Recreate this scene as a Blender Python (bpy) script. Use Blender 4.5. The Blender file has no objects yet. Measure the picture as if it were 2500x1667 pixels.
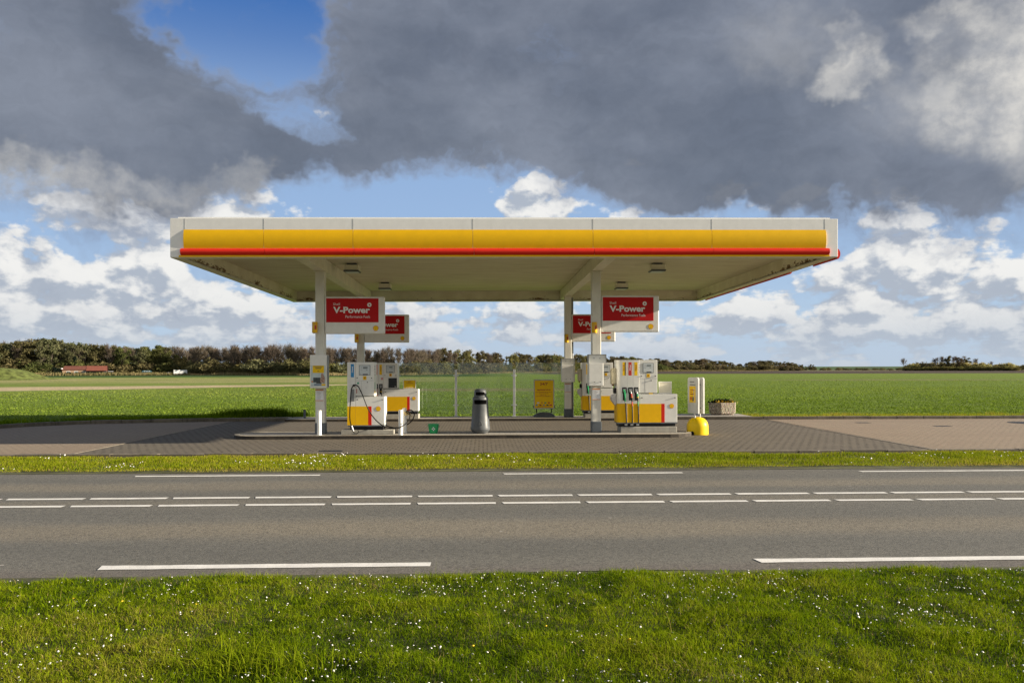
import bpy, bmesh, math, random
import numpy as np
from mathutils import Vector, Matrix

rnd = random.Random(7)
rng = np.random.default_rng(11)
scene = bpy.context.scene
COL = scene.collection
R = math.radians

# ------------------------------------------------------------------ survey
# The camera stands on the near verge. at() turns a sighting from the survey
# photograph plus a known distance Y into a world point.
FOC, HOR, CXP, EYE = 1944.4, 905.0, 1250.0, 1.8
YAW, ROLL = R(2.1), 0.002
def ray(px, py):
    x = (px - CXP) / FOC
    y = py + ROLL * (px - CXP) - HOR
    return (math.sin(YAW) + math.cos(YAW) * x, math.cos(YAW) - math.sin(YAW) * x, -y / FOC)
def at(px, py, Y):
    d = ray(px, py); t = Y / d[1]
    return d[0] * t, EYE + d[2] * t
def along(px, dist):
    d = ray(px, HOR); n = math.hypot(d[0], d[1])
    return d[0] / n * dist, d[1] / n * dist

# ------------------------------------------------------------------ node helper
class NT:
    def __init__(s, tree):
        s.t = tree; s.n = tree.nodes; s.l = tree.links
    def put(s, sock, v):
        if v is None: return
        if isinstance(v, bpy.types.NodeSocket): s.l.new(v, sock)
        elif isinstance(v, (tuple, list)) and sock.type == 'RGBA' and len(v) == 3: sock.default_value = (*v, 1)
        else: sock.default_value = v
    def m(s, op, a, b=None, c=None, clamp=False):
        n = s.n.new('ShaderNodeMath'); n.operation = op; n.use_clamp = clamp
        for i, v in enumerate((a, b, c)): s.put(n.inputs[i], v)
        return n.outputs[0]
    def v(s, op, a, b=None, scale=None):
        n = s.n.new('ShaderNodeVectorMath'); n.operation = op
        s.put(n.inputs[0], a); s.put(n.inputs[1], b)
        if scale is not None: s.put(n.inputs['Scale'], scale)
        return n.outputs['Value'] if op in ('LENGTH', 'DISTANCE', 'DOT_PRODUCT') else n.outputs[0]
    def mix(s, f, a, b, blend='MIX'):
        n = s.n.new('ShaderNodeMix'); n.data_type = 'RGBA'; n.blend_type = blend
        s.put(n.inputs[0], f); s.put(n.inputs[6], a); s.put(n.inputs[7], b)
        return n.outputs[2]
    def rng(s, v, a, b, c=0.0, d=1.0, smooth=True):
        n = s.n.new('ShaderNodeMapRange'); n.interpolation_type = 'SMOOTHSTEP' if smooth else 'LINEAR'
        for i, x in enumerate((v, a, b, c, d)): s.put(n.inputs[i], x)
        return n.outputs[0]
    def noise(s, vec, scale, detail=4, rough=.55, dist=0.0, lac=2.0):
        n = s.n.new('ShaderNodeTexNoise'); n.noise_dimensions = '3D'
        s.put(n.inputs['Vector'], vec); n.inputs['Scale'].default_value = scale
        n.inputs['Detail'].default_value = detail; n.inputs['Roughness'].default_value = rough
        n.inputs['Distortion'].default_value = dist; n.inputs['Lacunarity'].default_value = lac
        return n.outputs[0]
    def voro(s, vec, scale, detail=0, rough=.5, feature='F1'):
        n = s.n.new('ShaderNodeTexVoronoi'); n.feature = feature
        s.put(n.inputs['Vector'], vec); n.inputs['Scale'].default_value = scale
        n.inputs['Detail'].default_value = detail; n.inputs['Roughness'].default_value = rough
        return n
    def xyz(s, x, y, z=0.0):
        n = s.n.new('ShaderNodeCombineXYZ')
        for i, v in enumerate((x, y, z)): s.put(n.inputs[i], v)
        return n.outputs[0]
    def sep(s, v):
        n = s.n.new('ShaderNodeSeparateXYZ'); s.put(n.inputs[0], v)
        return n.outputs[0], n.outputs[1], n.outputs[2]
    def pos(s):
        return s.n.new('ShaderNodeNewGeometry').outputs['Position']
    def objco(s):
        return s.n.new('ShaderNodeTexCoord').outputs['Object']
    def bump(s, h, strength, dist=.01):
        n = s.n.new('ShaderNodeBump'); n.inputs['Strength'].default_value = strength
        n.inputs['Distance'].default_value = dist; s.put(n.inputs['Height'], h)
        return n.outputs[0]

def newmat(name):
    m = bpy.data.materials.new(name); m.use_nodes = True
    t = NT(m.node_tree)
    return m, t, m.node_tree.nodes['Principled BSDF']

def mat(name, col, rough=.5, metal=0.0, var=.12, vscale=6.0, dirt=0.0, dirtcol=(.08, .06, .04), bump=0.0, bscale=40.0, spec=.5, coat=0.0):
    m, t, b = newmat(name)
    p = t.objco()
    n = t.noise(p, vscale, 5, .6)
    c = t.mix(t.rng(n, .3, .7), tuple(x * (1 - var) for x in col), tuple(min(1, x * (1 + var)) for x in col))
    if dirt:
        st = t.v('MULTIPLY', p, (3.0, 3.0, .5))
        d = t.noise(st, 2.6, 6, .65)
        c = t.mix(t.m('MULTIPLY', t.rng(d, .48, .78), dirt), c, dirtcol)
    t.put(b.inputs['Base Color'], c)
    t.put(b.inputs['Roughness'], t.rng(n, .2, .8, max(.03, rough - .06), min(1, rough + .08)))
    b.inputs['Metallic'].default_value = metal
    b.inputs['Specular IOR Level'].default_value = spec
    if coat: b.inputs['Coat Weight'].default_value = coat
    if bump: t.put(b.inputs['Normal'], t.bump(t.noise(p, bscale, 4, .6), bump, .01))
    return m

def leafmat(name, cols, trans=.35, attr=True, rand=.25, rough=.6):
    """foliage: colour runs through cols by a per-face tint, some light passes through"""
    m = bpy.data.materials.new(name); m.use_nodes = True
    t = NT(m.node_tree); t.n.clear()
    out = t.n.new('ShaderNodeOutputMaterial')
    if attr:
        a = t.n.new('ShaderNodeAttribute'); a.attribute_name = 'tint'; f = a.outputs['Fac']
    else:
        f = t.noise(t.pos(), .6, 3)
    ramp = t.n.new('ShaderNodeValToRGB'); t.put(ramp.inputs[0], f)
    e = ramp.color_ramp.elements
    while len(e) < len(cols): e.new(.5)
    for i, c in enumerate(cols):
        e[i].position = i / (len(cols) - 1); e[i].color = (*c, 1)
    c = ramp.outputs[0]
    if rand:
        oi = t.n.new('ShaderNodeObjectInfo')
        k = t.rng(oi.outputs['Random'], 0, 1, 1 - rand, 1 + rand, smooth=False)
        h = t.n.new('ShaderNodeHueSaturation'); t.put(h.inputs['Color'], c); t.put(h.inputs['Value'], k)
        t.put(h.inputs['Hue'], t.m('MULTIPLY_ADD', t.m('FRACT', t.m('MULTIPLY', oi.outputs['Random'], 7.13)), .03, .485))
        c = h.outputs[0]
    d = t.n.new('ShaderNodeBsdfDiffuse'); t.put(d.inputs[0], c)
    tr = t.n.new('ShaderNodeBsdfTranslucent'); t.put(tr.inputs[0], c)
    mx = t.n.new('ShaderNodeMixShader'); mx.inputs[0].default_value = trans
    t.l.new(d.outputs[0], mx.inputs[1]); t.l.new(tr.outputs[0], mx.inputs[2])
    last = mx.outputs[0]
    if rough < .59:
        g = t.n.new('ShaderNodeBsdfGlossy'); g.inputs['Roughness'].default_value = rough
        g.inputs[0].default_value = (1, 1, 1, 1)
        m2 = t.n.new('ShaderNodeMixShader'); m2.inputs[0].default_value = .035
        t.l.new(last, m2.inputs[1]); t.l.new(g.outputs[0], m2.inputs[2]); last = m2.outputs[0]
    t.l.new(last, out.inputs[0])
    return m

# ------------------------------------------------------------------ mesh helper
def org(o):
    v = Vector((0, 0, 0))
    while o is not None:
        v += o.location; o = o.parent
    return v

class MB:
    def __init__(s):
        s.v = []; s.f = []; s.mi = []
    def add(s, vs, fs, mi=0):
        k = len(s.v); s.v += [tuple(p) for p in vs]
        s.f += [tuple(i + k for i in f) for f in fs]; s.mi += [mi] * len(fs); return s
    def box(s, x0, x1, y0, y1, z0, z1, mi=0):
        return s.add([(x0, y0, z0), (x1, y0, z0), (x1, y1, z0), (x0, y1, z0), (x0, y0, z1), (x1, y0, z1), (x1, y1, z1), (x0, y1, z1)],
                     [(3, 2, 1, 0), (4, 5, 6, 7), (0, 1, 5, 4), (1, 2, 6, 5), (2, 3, 7, 6), (3, 0, 4, 7)], mi)
    def prism(s, poly, axis, a, b, mi=0):
        """poly: counter-clockwise 2-D outline; axis x: (y,z), y: (x,z), z: (x,y)"""
        def P(p, q):
            return {'x': (q, p[0], p[1]), 'y': (p[0], q, p[1]), 'z': (p[0], p[1], q)}[axis]
        n = len(poly)
        vs = [P(p, a) for p in poly] + [P(p, b) for p in poly]
        fs = [tuple(range(n - 1, -1, -1)), tuple(range(n, 2 * n))]
        fs += [(i, (i + 1) % n, n + (i + 1) % n, n + i) for i in range(n)]
        if axis == 'y': fs = [f[::-1] for f in fs]
        return s.add(vs, fs, mi)
    def lathe(s, prof, cx, cy, n=24, mi=0, sx=1.0, sy=1.0):
        vs = []; fs = []
        for r, z in prof:
            for i in range(n):
                a = 2 * math.pi * i / n
                vs.append((cx + r * math.cos(a) * sx, cy + r * math.sin(a) * sy, z))
        for j in range(len(prof) - 1):
            for i in range(n):
                k = (i + 1) % n
                fs.append((j * n + i, j * n + k, (j + 1) * n + k, (j + 1) * n + i))
        fs.append(tuple(range(n - 1, -1, -1))); fs.append(tuple(range((len(prof) - 1) * n, len(prof) * n)))
        return s.add(vs, fs, mi)
    def tube(s, pts, r, n=8, mi=0, r2=None):
        pts = [Vector(p) for p in pts]; vs = []; fs = []; m = len(pts)
        up = Vector((.13, .29, .95))
        for i, p in enumerate(pts):
            d = (pts[min(i + 1, m - 1)] - pts[max(i - 1, 0)]).normalized()
            a = d.cross(up)
            if a.length < 1e-3: a = d.cross(Vector((1, 0, 0)))
            a.normalize(); b = d.cross(a)
            rr = r if r2 is None else r + (r2 - r) * i / (m - 1)
            for k in range(n):
                t = 2 * math.pi * k / n
                vs.append(p + a * (math.cos(t) * rr) + b * (math.sin(t) * rr))
        for i in range(m - 1):
            for k in range(n):
                q = (k + 1) % n
                fs.append((i * n + k, (i + 1) * n + k, (i + 1) * n + q, i * n + q))
        fs.append(tuple(range(n))); fs.append(tuple(range(m * n - 1, (m - 1) * n - 1, -1)))
        return s.add(vs, fs, mi)
    def build(s, name, mats, parent=None, bevel=0.0, smooth=False, seg=2, loc=None, fix=False):
        me = bpy.data.meshes.new(name)
        o = bpy.data.objects.new(name, me)
        if parent is not None:
            o.parent = parent; off = org(parent)
        else:
            off = Vector(loc) if loc is not None else Vector((0, 0, 0))
            o.location = off
        me.from_pydata([(v[0] - off[0], v[1] - off[1], v[2] - off[2]) for v in s.v], [], s.f)
        for mm in (mats if isinstance(mats, (list, tuple)) else [mats]): me.materials.append(mm)
        me.polygons.foreach_set('material_index', s.mi)
        if fix:
            bm = bmesh.new(); bm.from_mesh(me); bmesh.ops.recalc_face_normals(bm, faces=bm.faces); bm.to_mesh(me); bm.free()
        if smooth:
            me.polygons.foreach_set('use_smooth', [True] * len(me.polygons))
            try: me.set_sharp_from_angle(angle=R(40))
            except Exception: pass
        me.update()
        if bevel:
            b = o.modifiers.new('Bevel', 'BEVEL'); b.width = bevel; b.segments = seg; b.limit_method = 'ANGLE'; b.angle_limit = R(35)
        COL.objects.link(o)
        return o

def tag(o, label=None, cat=None, group=None, kind=None):
    if label: o['label'] = label
    if cat: o['category'] = cat
    if group: o['group'] = group
    if kind: o['kind'] = kind
    return o
def thing(name, label, cat, loc, group=None):
    o = bpy.data.objects.new(name, None); o.empty_display_size = .1; o.location = loc; COL.objects.link(o)
    return tag(o, label, cat, group)
def copy_tree(o, parent=None):
    c = o.copy(); COL.objects.link(c)
    if parent is not None:
        c.parent = parent
    for ch in list(o.children): copy_tree(ch, c)
    return c
def struct(o, label=None):
    o['kind'] = 'structure'
    if label: o['label'] = label
    return o

def nmesh(name, verts, faces, mats, tint=None, loc=(0, 0, 0), smooth=False, matidx=None):
    """numpy mesh: faces m x k, all of one size"""
    me = bpy.data.meshes.new(name)
    nv, nf, k = len(verts), len(faces), faces.shape[1]
    me.vertices.add(nv); me.vertices.foreach_set('co', np.ascontiguousarray(verts, dtype=np.float32).ravel())
    me.loops.add(nf * k); me.loops.foreach_set('vertex_index', np.ascontiguousarray(faces, dtype=np.int32).ravel())
    me.polygons.add(nf); me.polygons.foreach_set('loop_start', np.arange(nf, dtype=np.int32) * k)
    if matidx is not None: me.polygons.foreach_set('material_index', np.ascontiguousarray(matidx, dtype=np.int32))
    if tint is not None:
        a = me.attributes.new('tint', 'FLOAT', 'POINT'); a.data.foreach_set('value', np.ascontiguousarray(tint, dtype=np.float32))
    for mm in (mats if isinstance(mats, (list, tuple)) else [mats]): me.materials.append(mm)
    me.update(calc_edges=True); me.validate()
    o = bpy.data.objects.new(name, me); o.location = loc; COL.objects.link(o)
    return o

_dg = None
def lettering(body, material, x0, x1, z0, z1, y, parent, name='lettering', bold=.02, fit='both', depth=.002, facing='front'):
    """built-in typeface, scaled into the box x0..x1 / z0..z1 on the plane Y=y (faces -Y)"""
    cu = bpy.data.curves.new(name, 'FONT'); cu.body = body; cu.size = 1.0; cu.offset = bold; cu.extrude = 0.0
    cu.align_x = 'LEFT'; cu.space_line = .9; cu.resolution_u = 3
    tmp = bpy.data.objects.new(name, cu); COL.objects.link(tmp)
    dg = bpy.context.evaluated_depsgraph_get(); dg.update()
    me = bpy.data.meshes.new_from_object(tmp.evaluated_get(dg))
    bpy.data.objects.remove(tmp); bpy.data.curves.remove(cu)
    n = len(me.vertices); co = np.empty(n * 3, np.float32); me.vertices.foreach_get('co', co); co = co.reshape(-1, 3)
    a, b = co.min(0), co.max(0)
    sx = (x1 - x0) / (b[0] - a[0]); sz = (z1 - z0) / (b[1] - a[1])
    if fit == 'height': sx = sz
    off = org(parent)
    out = np.empty_like(co)
    out[:, 0] = x0 + (co[:, 0] - a[0]) * sx - off[0]
    out[:, 2] = z0 + (co[:, 1] - a[1]) * sz - off[2]
    out[:, 1] = y - off[1]
    me.vertices.foreach_set('co', out.ravel())
    me.materials.clear(); me.materials.append(material); me.update()
    o = bpy.data.objects.new(name, me); o.parent = parent; COL.objects.link(o)
    return o

# ------------------------------------------------------------------ materials
M = {}
M['white'] = mat('white_paint', (.78, .77, .72), .38, var=.04, dirt=.10, dirtcol=(.42, .38, .30))
M['white_fascia'] = mat('white_fascia_paint', (.82, .81, .78), .4, var=.03, dirt=.09, dirtcol=(.5, .47, .4))
M['cream'] = mat('aged_cream_paint', (.72, .68, .54), .5, var=.08, vscale=2.5, dirt=.30, dirtcol=(.30, .25, .14))
M['column'] = mat('column_paint', (.70, .68, .60), .45, var=.05, vscale=3, dirt=.22, dirtcol=(.36, .32, .22))
M['yellow'] = mat('yellow_paint', (.86, .49, .003), .5, var=.03, dirt=.05, dirtcol=(.5, .28, .02), spec=.22)
M['yellow_tube'] = mat('yellow_plastic', (.80, .46, .01), .4)
M['yellow_dome'] = mat('yellow_dome_paint', (.80, .54, .006), .42, spec=.25, var=.05, dirt=.15, dirtcol=(.4, .27, .03))
M['yellow_print'] = mat('yellow_print', (.86, .55, .008), .5, var=.03, spec=.2)
M['red'] = mat('red_paint', (.66, .022, .008), .45, var=.04, spec=.25)
M['red_panel'] = mat('red_sign_face', (.50, .010, .012), .5, var=.03, spec=.15)
M['red_print'] = mat('red_print', (.55, .03, .015), .5)
M['darkred'] = mat('dark_red_print', (.36, .035, .01), .5)
M['orange'] = mat('orange_print', (.62, .20, .03), .5)
M['blue'] = mat('blue_print', (.02, .25, .56), .45)
M['green_print'] = mat('green_print', (.02, .30, .16), .45)
M['letter'] = mat('white_lettering', (.82, .82, .80), .5, var=.02)
M['ink'] = mat('dark_ink', (.06, .055, .05), .6)
M['inkgrey'] = mat('grey_ink', (.30, .30, .30), .6)
M['paper'] = mat('paper_white', (.74, .75, .76), .6, var=.04)
M['black'] = mat('black_plastic', (.010, .010, .011), .5, var=.25, spec=.25)
M['rubber'] = mat('black_rubber', (.010, .010, .010), .5, var=.2, spec=.2)
M['darkgrey'] = mat('dark_grey_paint', (.085, .10, .115), .5, var=.12, dirt=.35, dirtcol=(.20, .17, .12))
M['skirt'] = mat('blue_grey_skirt', (.16, .18, .20), .5, dirt=.3, dirtcol=(.25, .2, .14))
M['midgrey'] = mat('mid_grey_panel', (.24, .25, .25), .5)
M['steel'] = mat('galvanised_steel', (.55, .56, .56), .38, metal=.7, var=.12, vscale=9)
M['alu'] = mat('aluminium_trim', (.42, .42, .41), .45, metal=.4)
M['shelf'] = mat('speckled_grey_shelf', (.34, .34, .31), .6, var=.4, vscale=35)
M['screen'] = mat('display_face', (.58, .62, .63), .4, var=.03, spec=.2)
M['lcd'] = mat('lcd_window', (.22, .25, .25), .25, var=.1)
M['darkglass'] = mat('dark_terminal_glass', (.012, .012, .014), .15)
M['green_plastic'] = mat('green_plastic', (.01, .30, .10), .35, var=.15)
M['bin'] = mat('grey_bin_plastic', (.085, .092, .097), .42, var=.10, dirt=.15, dirtcol=(.16, .15, .13), spec=.3)
M['hole'] = mat('dark_opening', (.004, .004, .004), .9, spec=.0)
M['beige_plastic'] = mat('beige_plastic', (.52, .47, .33), .5)
M['clear_plastic'] = mat('milky_plastic', (.52, .50, .47), .35)
M['brass'] = mat('brass_nozzle', (.55, .42, .2), .3, metal=.9)
M['concrete'] = mat('plinth_concrete', (.36, .34, .29), .85, var=.15, vscale=5, dirt=.4, dirtcol=(.16, .14, .1), bump=.3, bscale=60)
M['rust'] = mat('rust', (.16, .055, .02), .8, var=.4, vscale=14)

def deck_mat():
    m, t, b = newmat('soffit_deck')
    p = t.pos(); x, y, z = t.sep(p)
    w = t.m('ABSOLUTE', t.m('SUBTRACT', t.m('FRACT', t.m('MULTIPLY', y, 5.0)), .5))
    groove = t.rng(w, .40, .48)
    st = t.noise(t.v('MULTIPLY', p, (.5, 2.2, 1)), 1.6, 6, .65)
    c = t.mix(t.rng(st, .35, .75), (.72, .655, .49), (.58, .51, .36))
    spots = t.noise(p, 7.0, 3, .7)
    c = t.mix(t.m('MULTIPLY', t.rng(spots, .66, .80), .35), c, (.14, .10, .05))
    c = t.mix(t.m('MULTIPLY', groove, .5), c, (.16, .13, .08))
    t.put(b.inputs['Base Color'], c); b.inputs['Roughness'].default_value = .6
    t.put(b.inputs['Normal'], t.bump(w, .6, .03))
    return m
M['deck'] = deck_mat()

def rusty_mat():
    """inner fascia band: cream paint flaking and rusting near its lower edge"""
    m, t, b = newmat('rusting_cream_paint')
    p = t.pos(); x, y, z = t.sep(p)
    low = t.rng(z, 4.78, 4.55)
    n = t.noise(t.v('MULTIPLY', p, (1.3, 1.3, 3.5)), 3.2, 7, .72, .4)
    n2 = t.noise(p, .55, 2)
    k = t.m('ADD', t.m('MULTIPLY', low, .20), t.m('MULTIPLY', t.rng(n2, .42, .66), .16))
    r = t.rng(t.m('ADD', n, k), .785, .86)
    c = t.mix(t.rng(t.noise(p, 1.4, 4), .3, .7), (.74, .69, .52), (.62, .56, .40))
    c = t.mix(r, c, t.mix(t.noise(p, 22, 2), (.05, .03, .015), (.20, .075, .02)))
    t.put(b.inputs['Base Color'], c); b.inputs['Roughness'].default_value = .65
    return m
M['rusty'] = rusty_mat()

def asphalt_mat():
    m, t, b = newmat('worn_asphalt')
    p = t.pos(); x, y, z = t.sep(p)
    wob = t.m('MULTIPLY', t.m('SUBTRACT', t.noise(t.v('MULTIPLY', p, (.25, 1, 1)), .9, 3), .5), .7)
    yy = t.m('ADD', y, wob)
    def band(c, w): return t.rng(t.m('ABSOLUTE', t.m('SUBTRACT', yy, c)), w, w * .15)
    tan = t.m('MAXIMUM', band(8.95, .75), t.m('MULTIPLY', band(12.35, .75), .8))
    tan = t.m('MAXIMUM', tan, t.m('MULTIPLY', band(10.95, .3), .5))
    dark = t.m('MAXIMUM', band(8.0, .6), t.m('MAXIMUM', t.m('MULTIPLY', band(10.0, .55), .8), t.m('MAXIMUM', band(11.7, .45), band(13.2, .4))))
    edge = t.rng(yy, 7.42, 7.05)
    c = t.mix(tan, (.176, .168, .144), (.245, .215, .162))
    c = t.mix(t.m('MULTIPLY', dark, .55), c, (.138, .136, .120))
    c = t.mix(t.m('MULTIPLY', edge, .7), c, (.17, .145, .125))
    fl = t.voro(p, 1.7).outputs['Distance']; sp3 = t.noise(p, 20, 3, .75)
    c = t.mix(t.m('MULTIPLY', t.rng(sp3, .50, .36), .40), c, (.05, .048, .042)); c = t.mix(t.m('MULTIPLY', t.rng(sp3, .56, .68), .30), c, (.26, .235, .19))
    c = t.mix(t.m('MULTIPLY', t.rng(fl, .045, .03), .75), c, (.46, .43, .38))
    sp = t.noise(p, 55, 3, .8); sp2 = t.noise(p, 140, 2, .8)
    c = t.mix(t.m('MULTIPLY', t.rng(sp, .54, .40), .55), c, (.03, .03, .028))
    c = t.mix(t.m('MULTIPLY', t.rng(sp2, .58, .70), .55), c, (.34, .31, .26))
    big = t.noise(t.v('MULTIPLY', p, (.3, 1.2, 1)), .5, 4)
    c = t.mix(t.rng(big, .3, .75, 0, .22), c, (.06, .06, .055))
    t.put(b.inputs['Base Color'], c); b.inputs['Roughness'].default_value = .85
    b.inputs['Specular IOR Level'].default_value = .3
    t.put(b.inputs['Normal'], t.bump(sp2, .5, .006))
    return m
M['asphalt'] = asphalt_mat()
M['marking'] = mat('road_paint', (.74, .72, .67), .7, var=.08, vscale=3, dirt=.35, dirtcol=(.36, .34, .30), bump=.2)

def paver_mat(name, c1, c2, joint, bw, rh, jw, stain, bumpk=.4, oil=False):
    m, t, b = newmat(name)
    p = t.pos()
    br = t.n.new('ShaderNodeTexBrick')
    t.put(br.inputs['Vector'], p); br.inputs['Scale'].default_value = 1.0
    br.inputs['Brick Width'].default_value = bw; br.inputs['Row Height'].default_value = rh
    br.inputs['Mortar Size'].default_value = jw; br.inputs['Mortar Smooth'].default_value = .1; br.inputs['Bias'].default_value = 0
    t.put(br.inputs['Color1'], c1); t.put(br.inputs['Color2'], c2); t.put(br.inputs['Mortar'], joint)
    br.offset = .5
    fade = t.m('MULTIPLY', br.outputs['Fac'], t.rng(t.noise(p, 1.1, 4, .6), .72, .46, .30, 1.0))
    brc = t.mix(t.noise(t.v('MULTIPLY', p, (4.5, 3.4, 1)), 1.0, 1, .5), c1, c2)
    c = t.mix(fade, brc, joint)
    n = t.noise(p, .45, 6, .62)
    c = t.mix(t.rng(n, .35, .72, 0, .7), c, stain)
    n2 = t.noise(p, 9, 4, .7)
    c = t.mix(t.rng(n2, .3, .7, 0, .35), c, tuple(k * 1.35 for k in c1))
    if oil:
        o = t.noise(t.v('MULTIPLY', p, (.6, 1.6, 1)), .8, 5, .7, .6)
        c = t.mix(t.rng(o, .64, .72, 0, .6), c, (.035, .03, .025))
    t.put(b.inputs['Base Color'], c); b.inputs['Roughness'].default_value = .88
    b.inputs['Specular IOR Level'].default_value = .25
    t.put(b.inputs['Normal'], t.bump(t.m('ADD', t.m('MULTIPLY', br.outputs['Fac'], -1.0), t.m('MULTIPLY', n2, .4)), bumpk, .012))
    return m
M['pavers'] = paver_mat('grey_concrete_pavers', (.165, .140, .105), (.115, .100, .078), (.012, .010, .008), .20, .22, .020, (.10, .085, .066), oil=True)
M['bricks'] = paver_mat('pale_brick_pavers', (.285, .225, .160), (.225, .180, .132), (.08, .062, .045), .21, .14, .010, (.20, .15, .11))
M['kerb_dark'] = mat('stained_kerb', (.040, .032, .024), .85, var=.5, vscale=3, dirt=.5, dirtcol=(.12, .085, .05), bump=.4, bscale=50)
M['slabs'] = paver_mat('island_slabs', (.33, .31, .28), (.28, .265, .24), (.06, .055, .045), .30, .30, .008, (.22, .20, .17))
M['kerb'] = mat('kerb_concrete', (.135, .115, .085), .9, var=.3, vscale=2.5, dirt=.6, dirtcol=(.03, .024, .018), bump=.4, bscale=50)
M['kerb_top'] = mat('pale_kerb_stone', (.40, .35, .27), .85, var=.15, vscale=2, dirt=.3, dirtcol=(.18, .14, .1), bump=.3, bscale=50)
M['soil'] = mat('verge_soil', (.070, .072, .022), .95, var=.4, vscale=3, bump=.6, bscale=25)

def field_mat():
    m, t, b = newmat('farmland')
    p = t.pos(); x, y, z = t.sep(p)
    near = t.rng(y, 33, 60)
    leaf = t.noise(t.v('MULTIPLY', p, (1, .55, 1)), 5.0, 4, .7)
    mid = t.noise(t.v('MULTIPLY', p, (1, .45, 1)), .9, 5, .65)
    wide = t.noise(t.v('MULTIPLY', p, (1, .5, 1)), .06, 4, .6)
    c = t.mix(t.rng(leaf, .36, .66), (.070, .115, .012), (.160, .230, .026))
    c = t.mix(t.rng(mid, .35, .7, 0, .55), c, (.170, .235, .038))
    c = t.mix(t.rng(t.m('ADD', x, t.m('MULTIPLY', wide, 20)), -2, -28, 0, .45), c, (.210, .265, .070))     # paler young crop to the west
    c = t.mix(t.rng(wide, .5, .75, 0, .45), c, (.060, .105, .014))
    c = t.mix(t.rng(y, 70, 260, 0, .55), c, (.175, .235, .036))
    rows = t.noise(t.v('MULTIPLY', p, (.02, .35, 1)), 1.0, 4, .7)
    c = t.mix(t.rng(rows, .58, .72, 0, .35), c, (.17, .16, .065))
    # pale straw strip on the west side
    wob = t.m('MULTIPLY', t.m('SUBTRACT', t.noise(p, .05, 5, .7), .5), 26)
    lo = t.m('MINIMUM', t.m('MULTIPLY_ADD', x, .95, 115.0), 101.0)
    dlo = t.m('SUBTRACT', t.m('ADD', y, t.m('MULTIPLY', wob, .25)), lo)
    wid = t.rng(x, -16, -60, 7, 30, smooth=False)
    strip = t.m('MULTIPLY', t.rng(dlo, -1.5, 2.0), t.rng(t.m('SUBTRACT', dlo, wid), 6, -3))
    strip = t.m('MULTIPLY', strip, t.rng(x, -6, -22))
    grain = t.noise(t.v('MULTIPLY', p, (.12, .5, 1)), 1.6, 5, .7)
    straw = t.mix(t.rng(grain, .3, .7), (.52, .43, .28), (.40, .31, .18))
    c = t.mix(t.m('MULTIPLY', strip, t.rng(grain, .75, .5, .6, 1)), c, straw)
    # stubble behind it
    st = t.m('MULTIPLY', t.rng(y, 108, 135), t.rng(y, 235, 205))
    st = t.m('MULTIPLY', st, t.rng(x, 10, -20))
    stn = t.noise(t.v('MULTIPLY', p, (.04, .22, 1)), 1.3, 5, .7)
    c = t.mix(t.m('MULTIPLY', st, t.rng(stn, .40, .62, .15, .95)), c, (.36, .31, .15))
    # bare patch behind the wind screen
    dx = t.m('DIVIDE', t.m('SUBTRACT', x, 1.0), 17.0); dy = t.m('DIVIDE', t.m('SUBTRACT', y, 74.0), 9.0)
    rr = t.m('SQRT', t.m('ADD', t.m('MULTIPLY', dx, dx), t.m('MULTIPLY', dy, dy)))
    pat = t.rng(t.m('ADD', rr, t.m('MULTIPLY', t.m('SUBTRACT', mid, .5), 1.6)), 1.0, .35)
    c = t.mix(t.m('MULTIPLY', pat, t.rng(t.noise(p, 1.4, 5, .75), .35, .6)), c, t.mix(leaf, (.10, .07, .04), (.30, .23, .13)))
    dx2 = t.m('DIVIDE', t.m('SUBTRACT', x, 75.0), 34.0); dy2 = t.m('DIVIDE', t.m('SUBTRACT', y, 140.0), 16.0)
    rr2 = t.m('SQRT', t.m('ADD', t.m('MULTIPLY', dx2, dx2), t.m('MULTIPLY', dy2, dy2)))
    c = t.mix(t.m('MULTIPLY', t.rng(t.m('ADD', rr2, t.m('MULTIPLY', t.m('SUBTRACT', mid, .5), 1.5)), 1.0, .4), .5), c, (.20, .17, .085))
    # dark green meadow before the western wood
    mea = t.m('MULTIPLY', t.rng(y, 236, 262), t.rng(x, 20, -10))
    c = t.mix(mea, c, (.040, .080, .020))
    # ploughed strip on the east side, dry reeds behind it
    ex = t.rng(t.m('ADD', x, t.m('MULTIPLY', y, -.05)), -8, 22)
    pl = t.m('MULTIPLY', t.rng(y, 398, 404), ex)
    c = t.mix(pl, c, t.mix(t.noise(t.v('MULTIPLY', p, (.05, .2, 1)), .8, 4), (.060, .045, .034), (.095, .072, .055)))
    rd = t.m('MULTIPLY', t.rng(t.m('ADD', y, t.m('MULTIPLY', wob, .6)), 690, 720), ex)
    c = t.mix(rd, c, t.mix(t.noise(t.v('MULTIPLY', p, (.05, .05, 1)), .6, 5), (.12, .13, .05), (.30, .24, .14)))
    t.put(b.inputs['Base Color'], c); b.inputs['Roughness'].default_value = .95
    b.inputs['Specular IOR Level'].default_value = .1
    h = t.m('ADD', leaf, t.m('MULTIPLY', mid, 1.5))
    t.put(b.inputs['Normal'], t.bump(h, .9, .12))
    return m
M['field'] = field_mat()
M['mound'] = mat('rough_grass_bank', (.105, .13, .035), .95, var=.6, vscale=.8, dirt=.6, dirtcol=(.24, .20, .09), bump=1.0, bscale=1.2, spec=.1)
M['dike'] = mat('dike_grass', (.040, .085, .022), .95, var=.2, vscale=.05)

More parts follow.
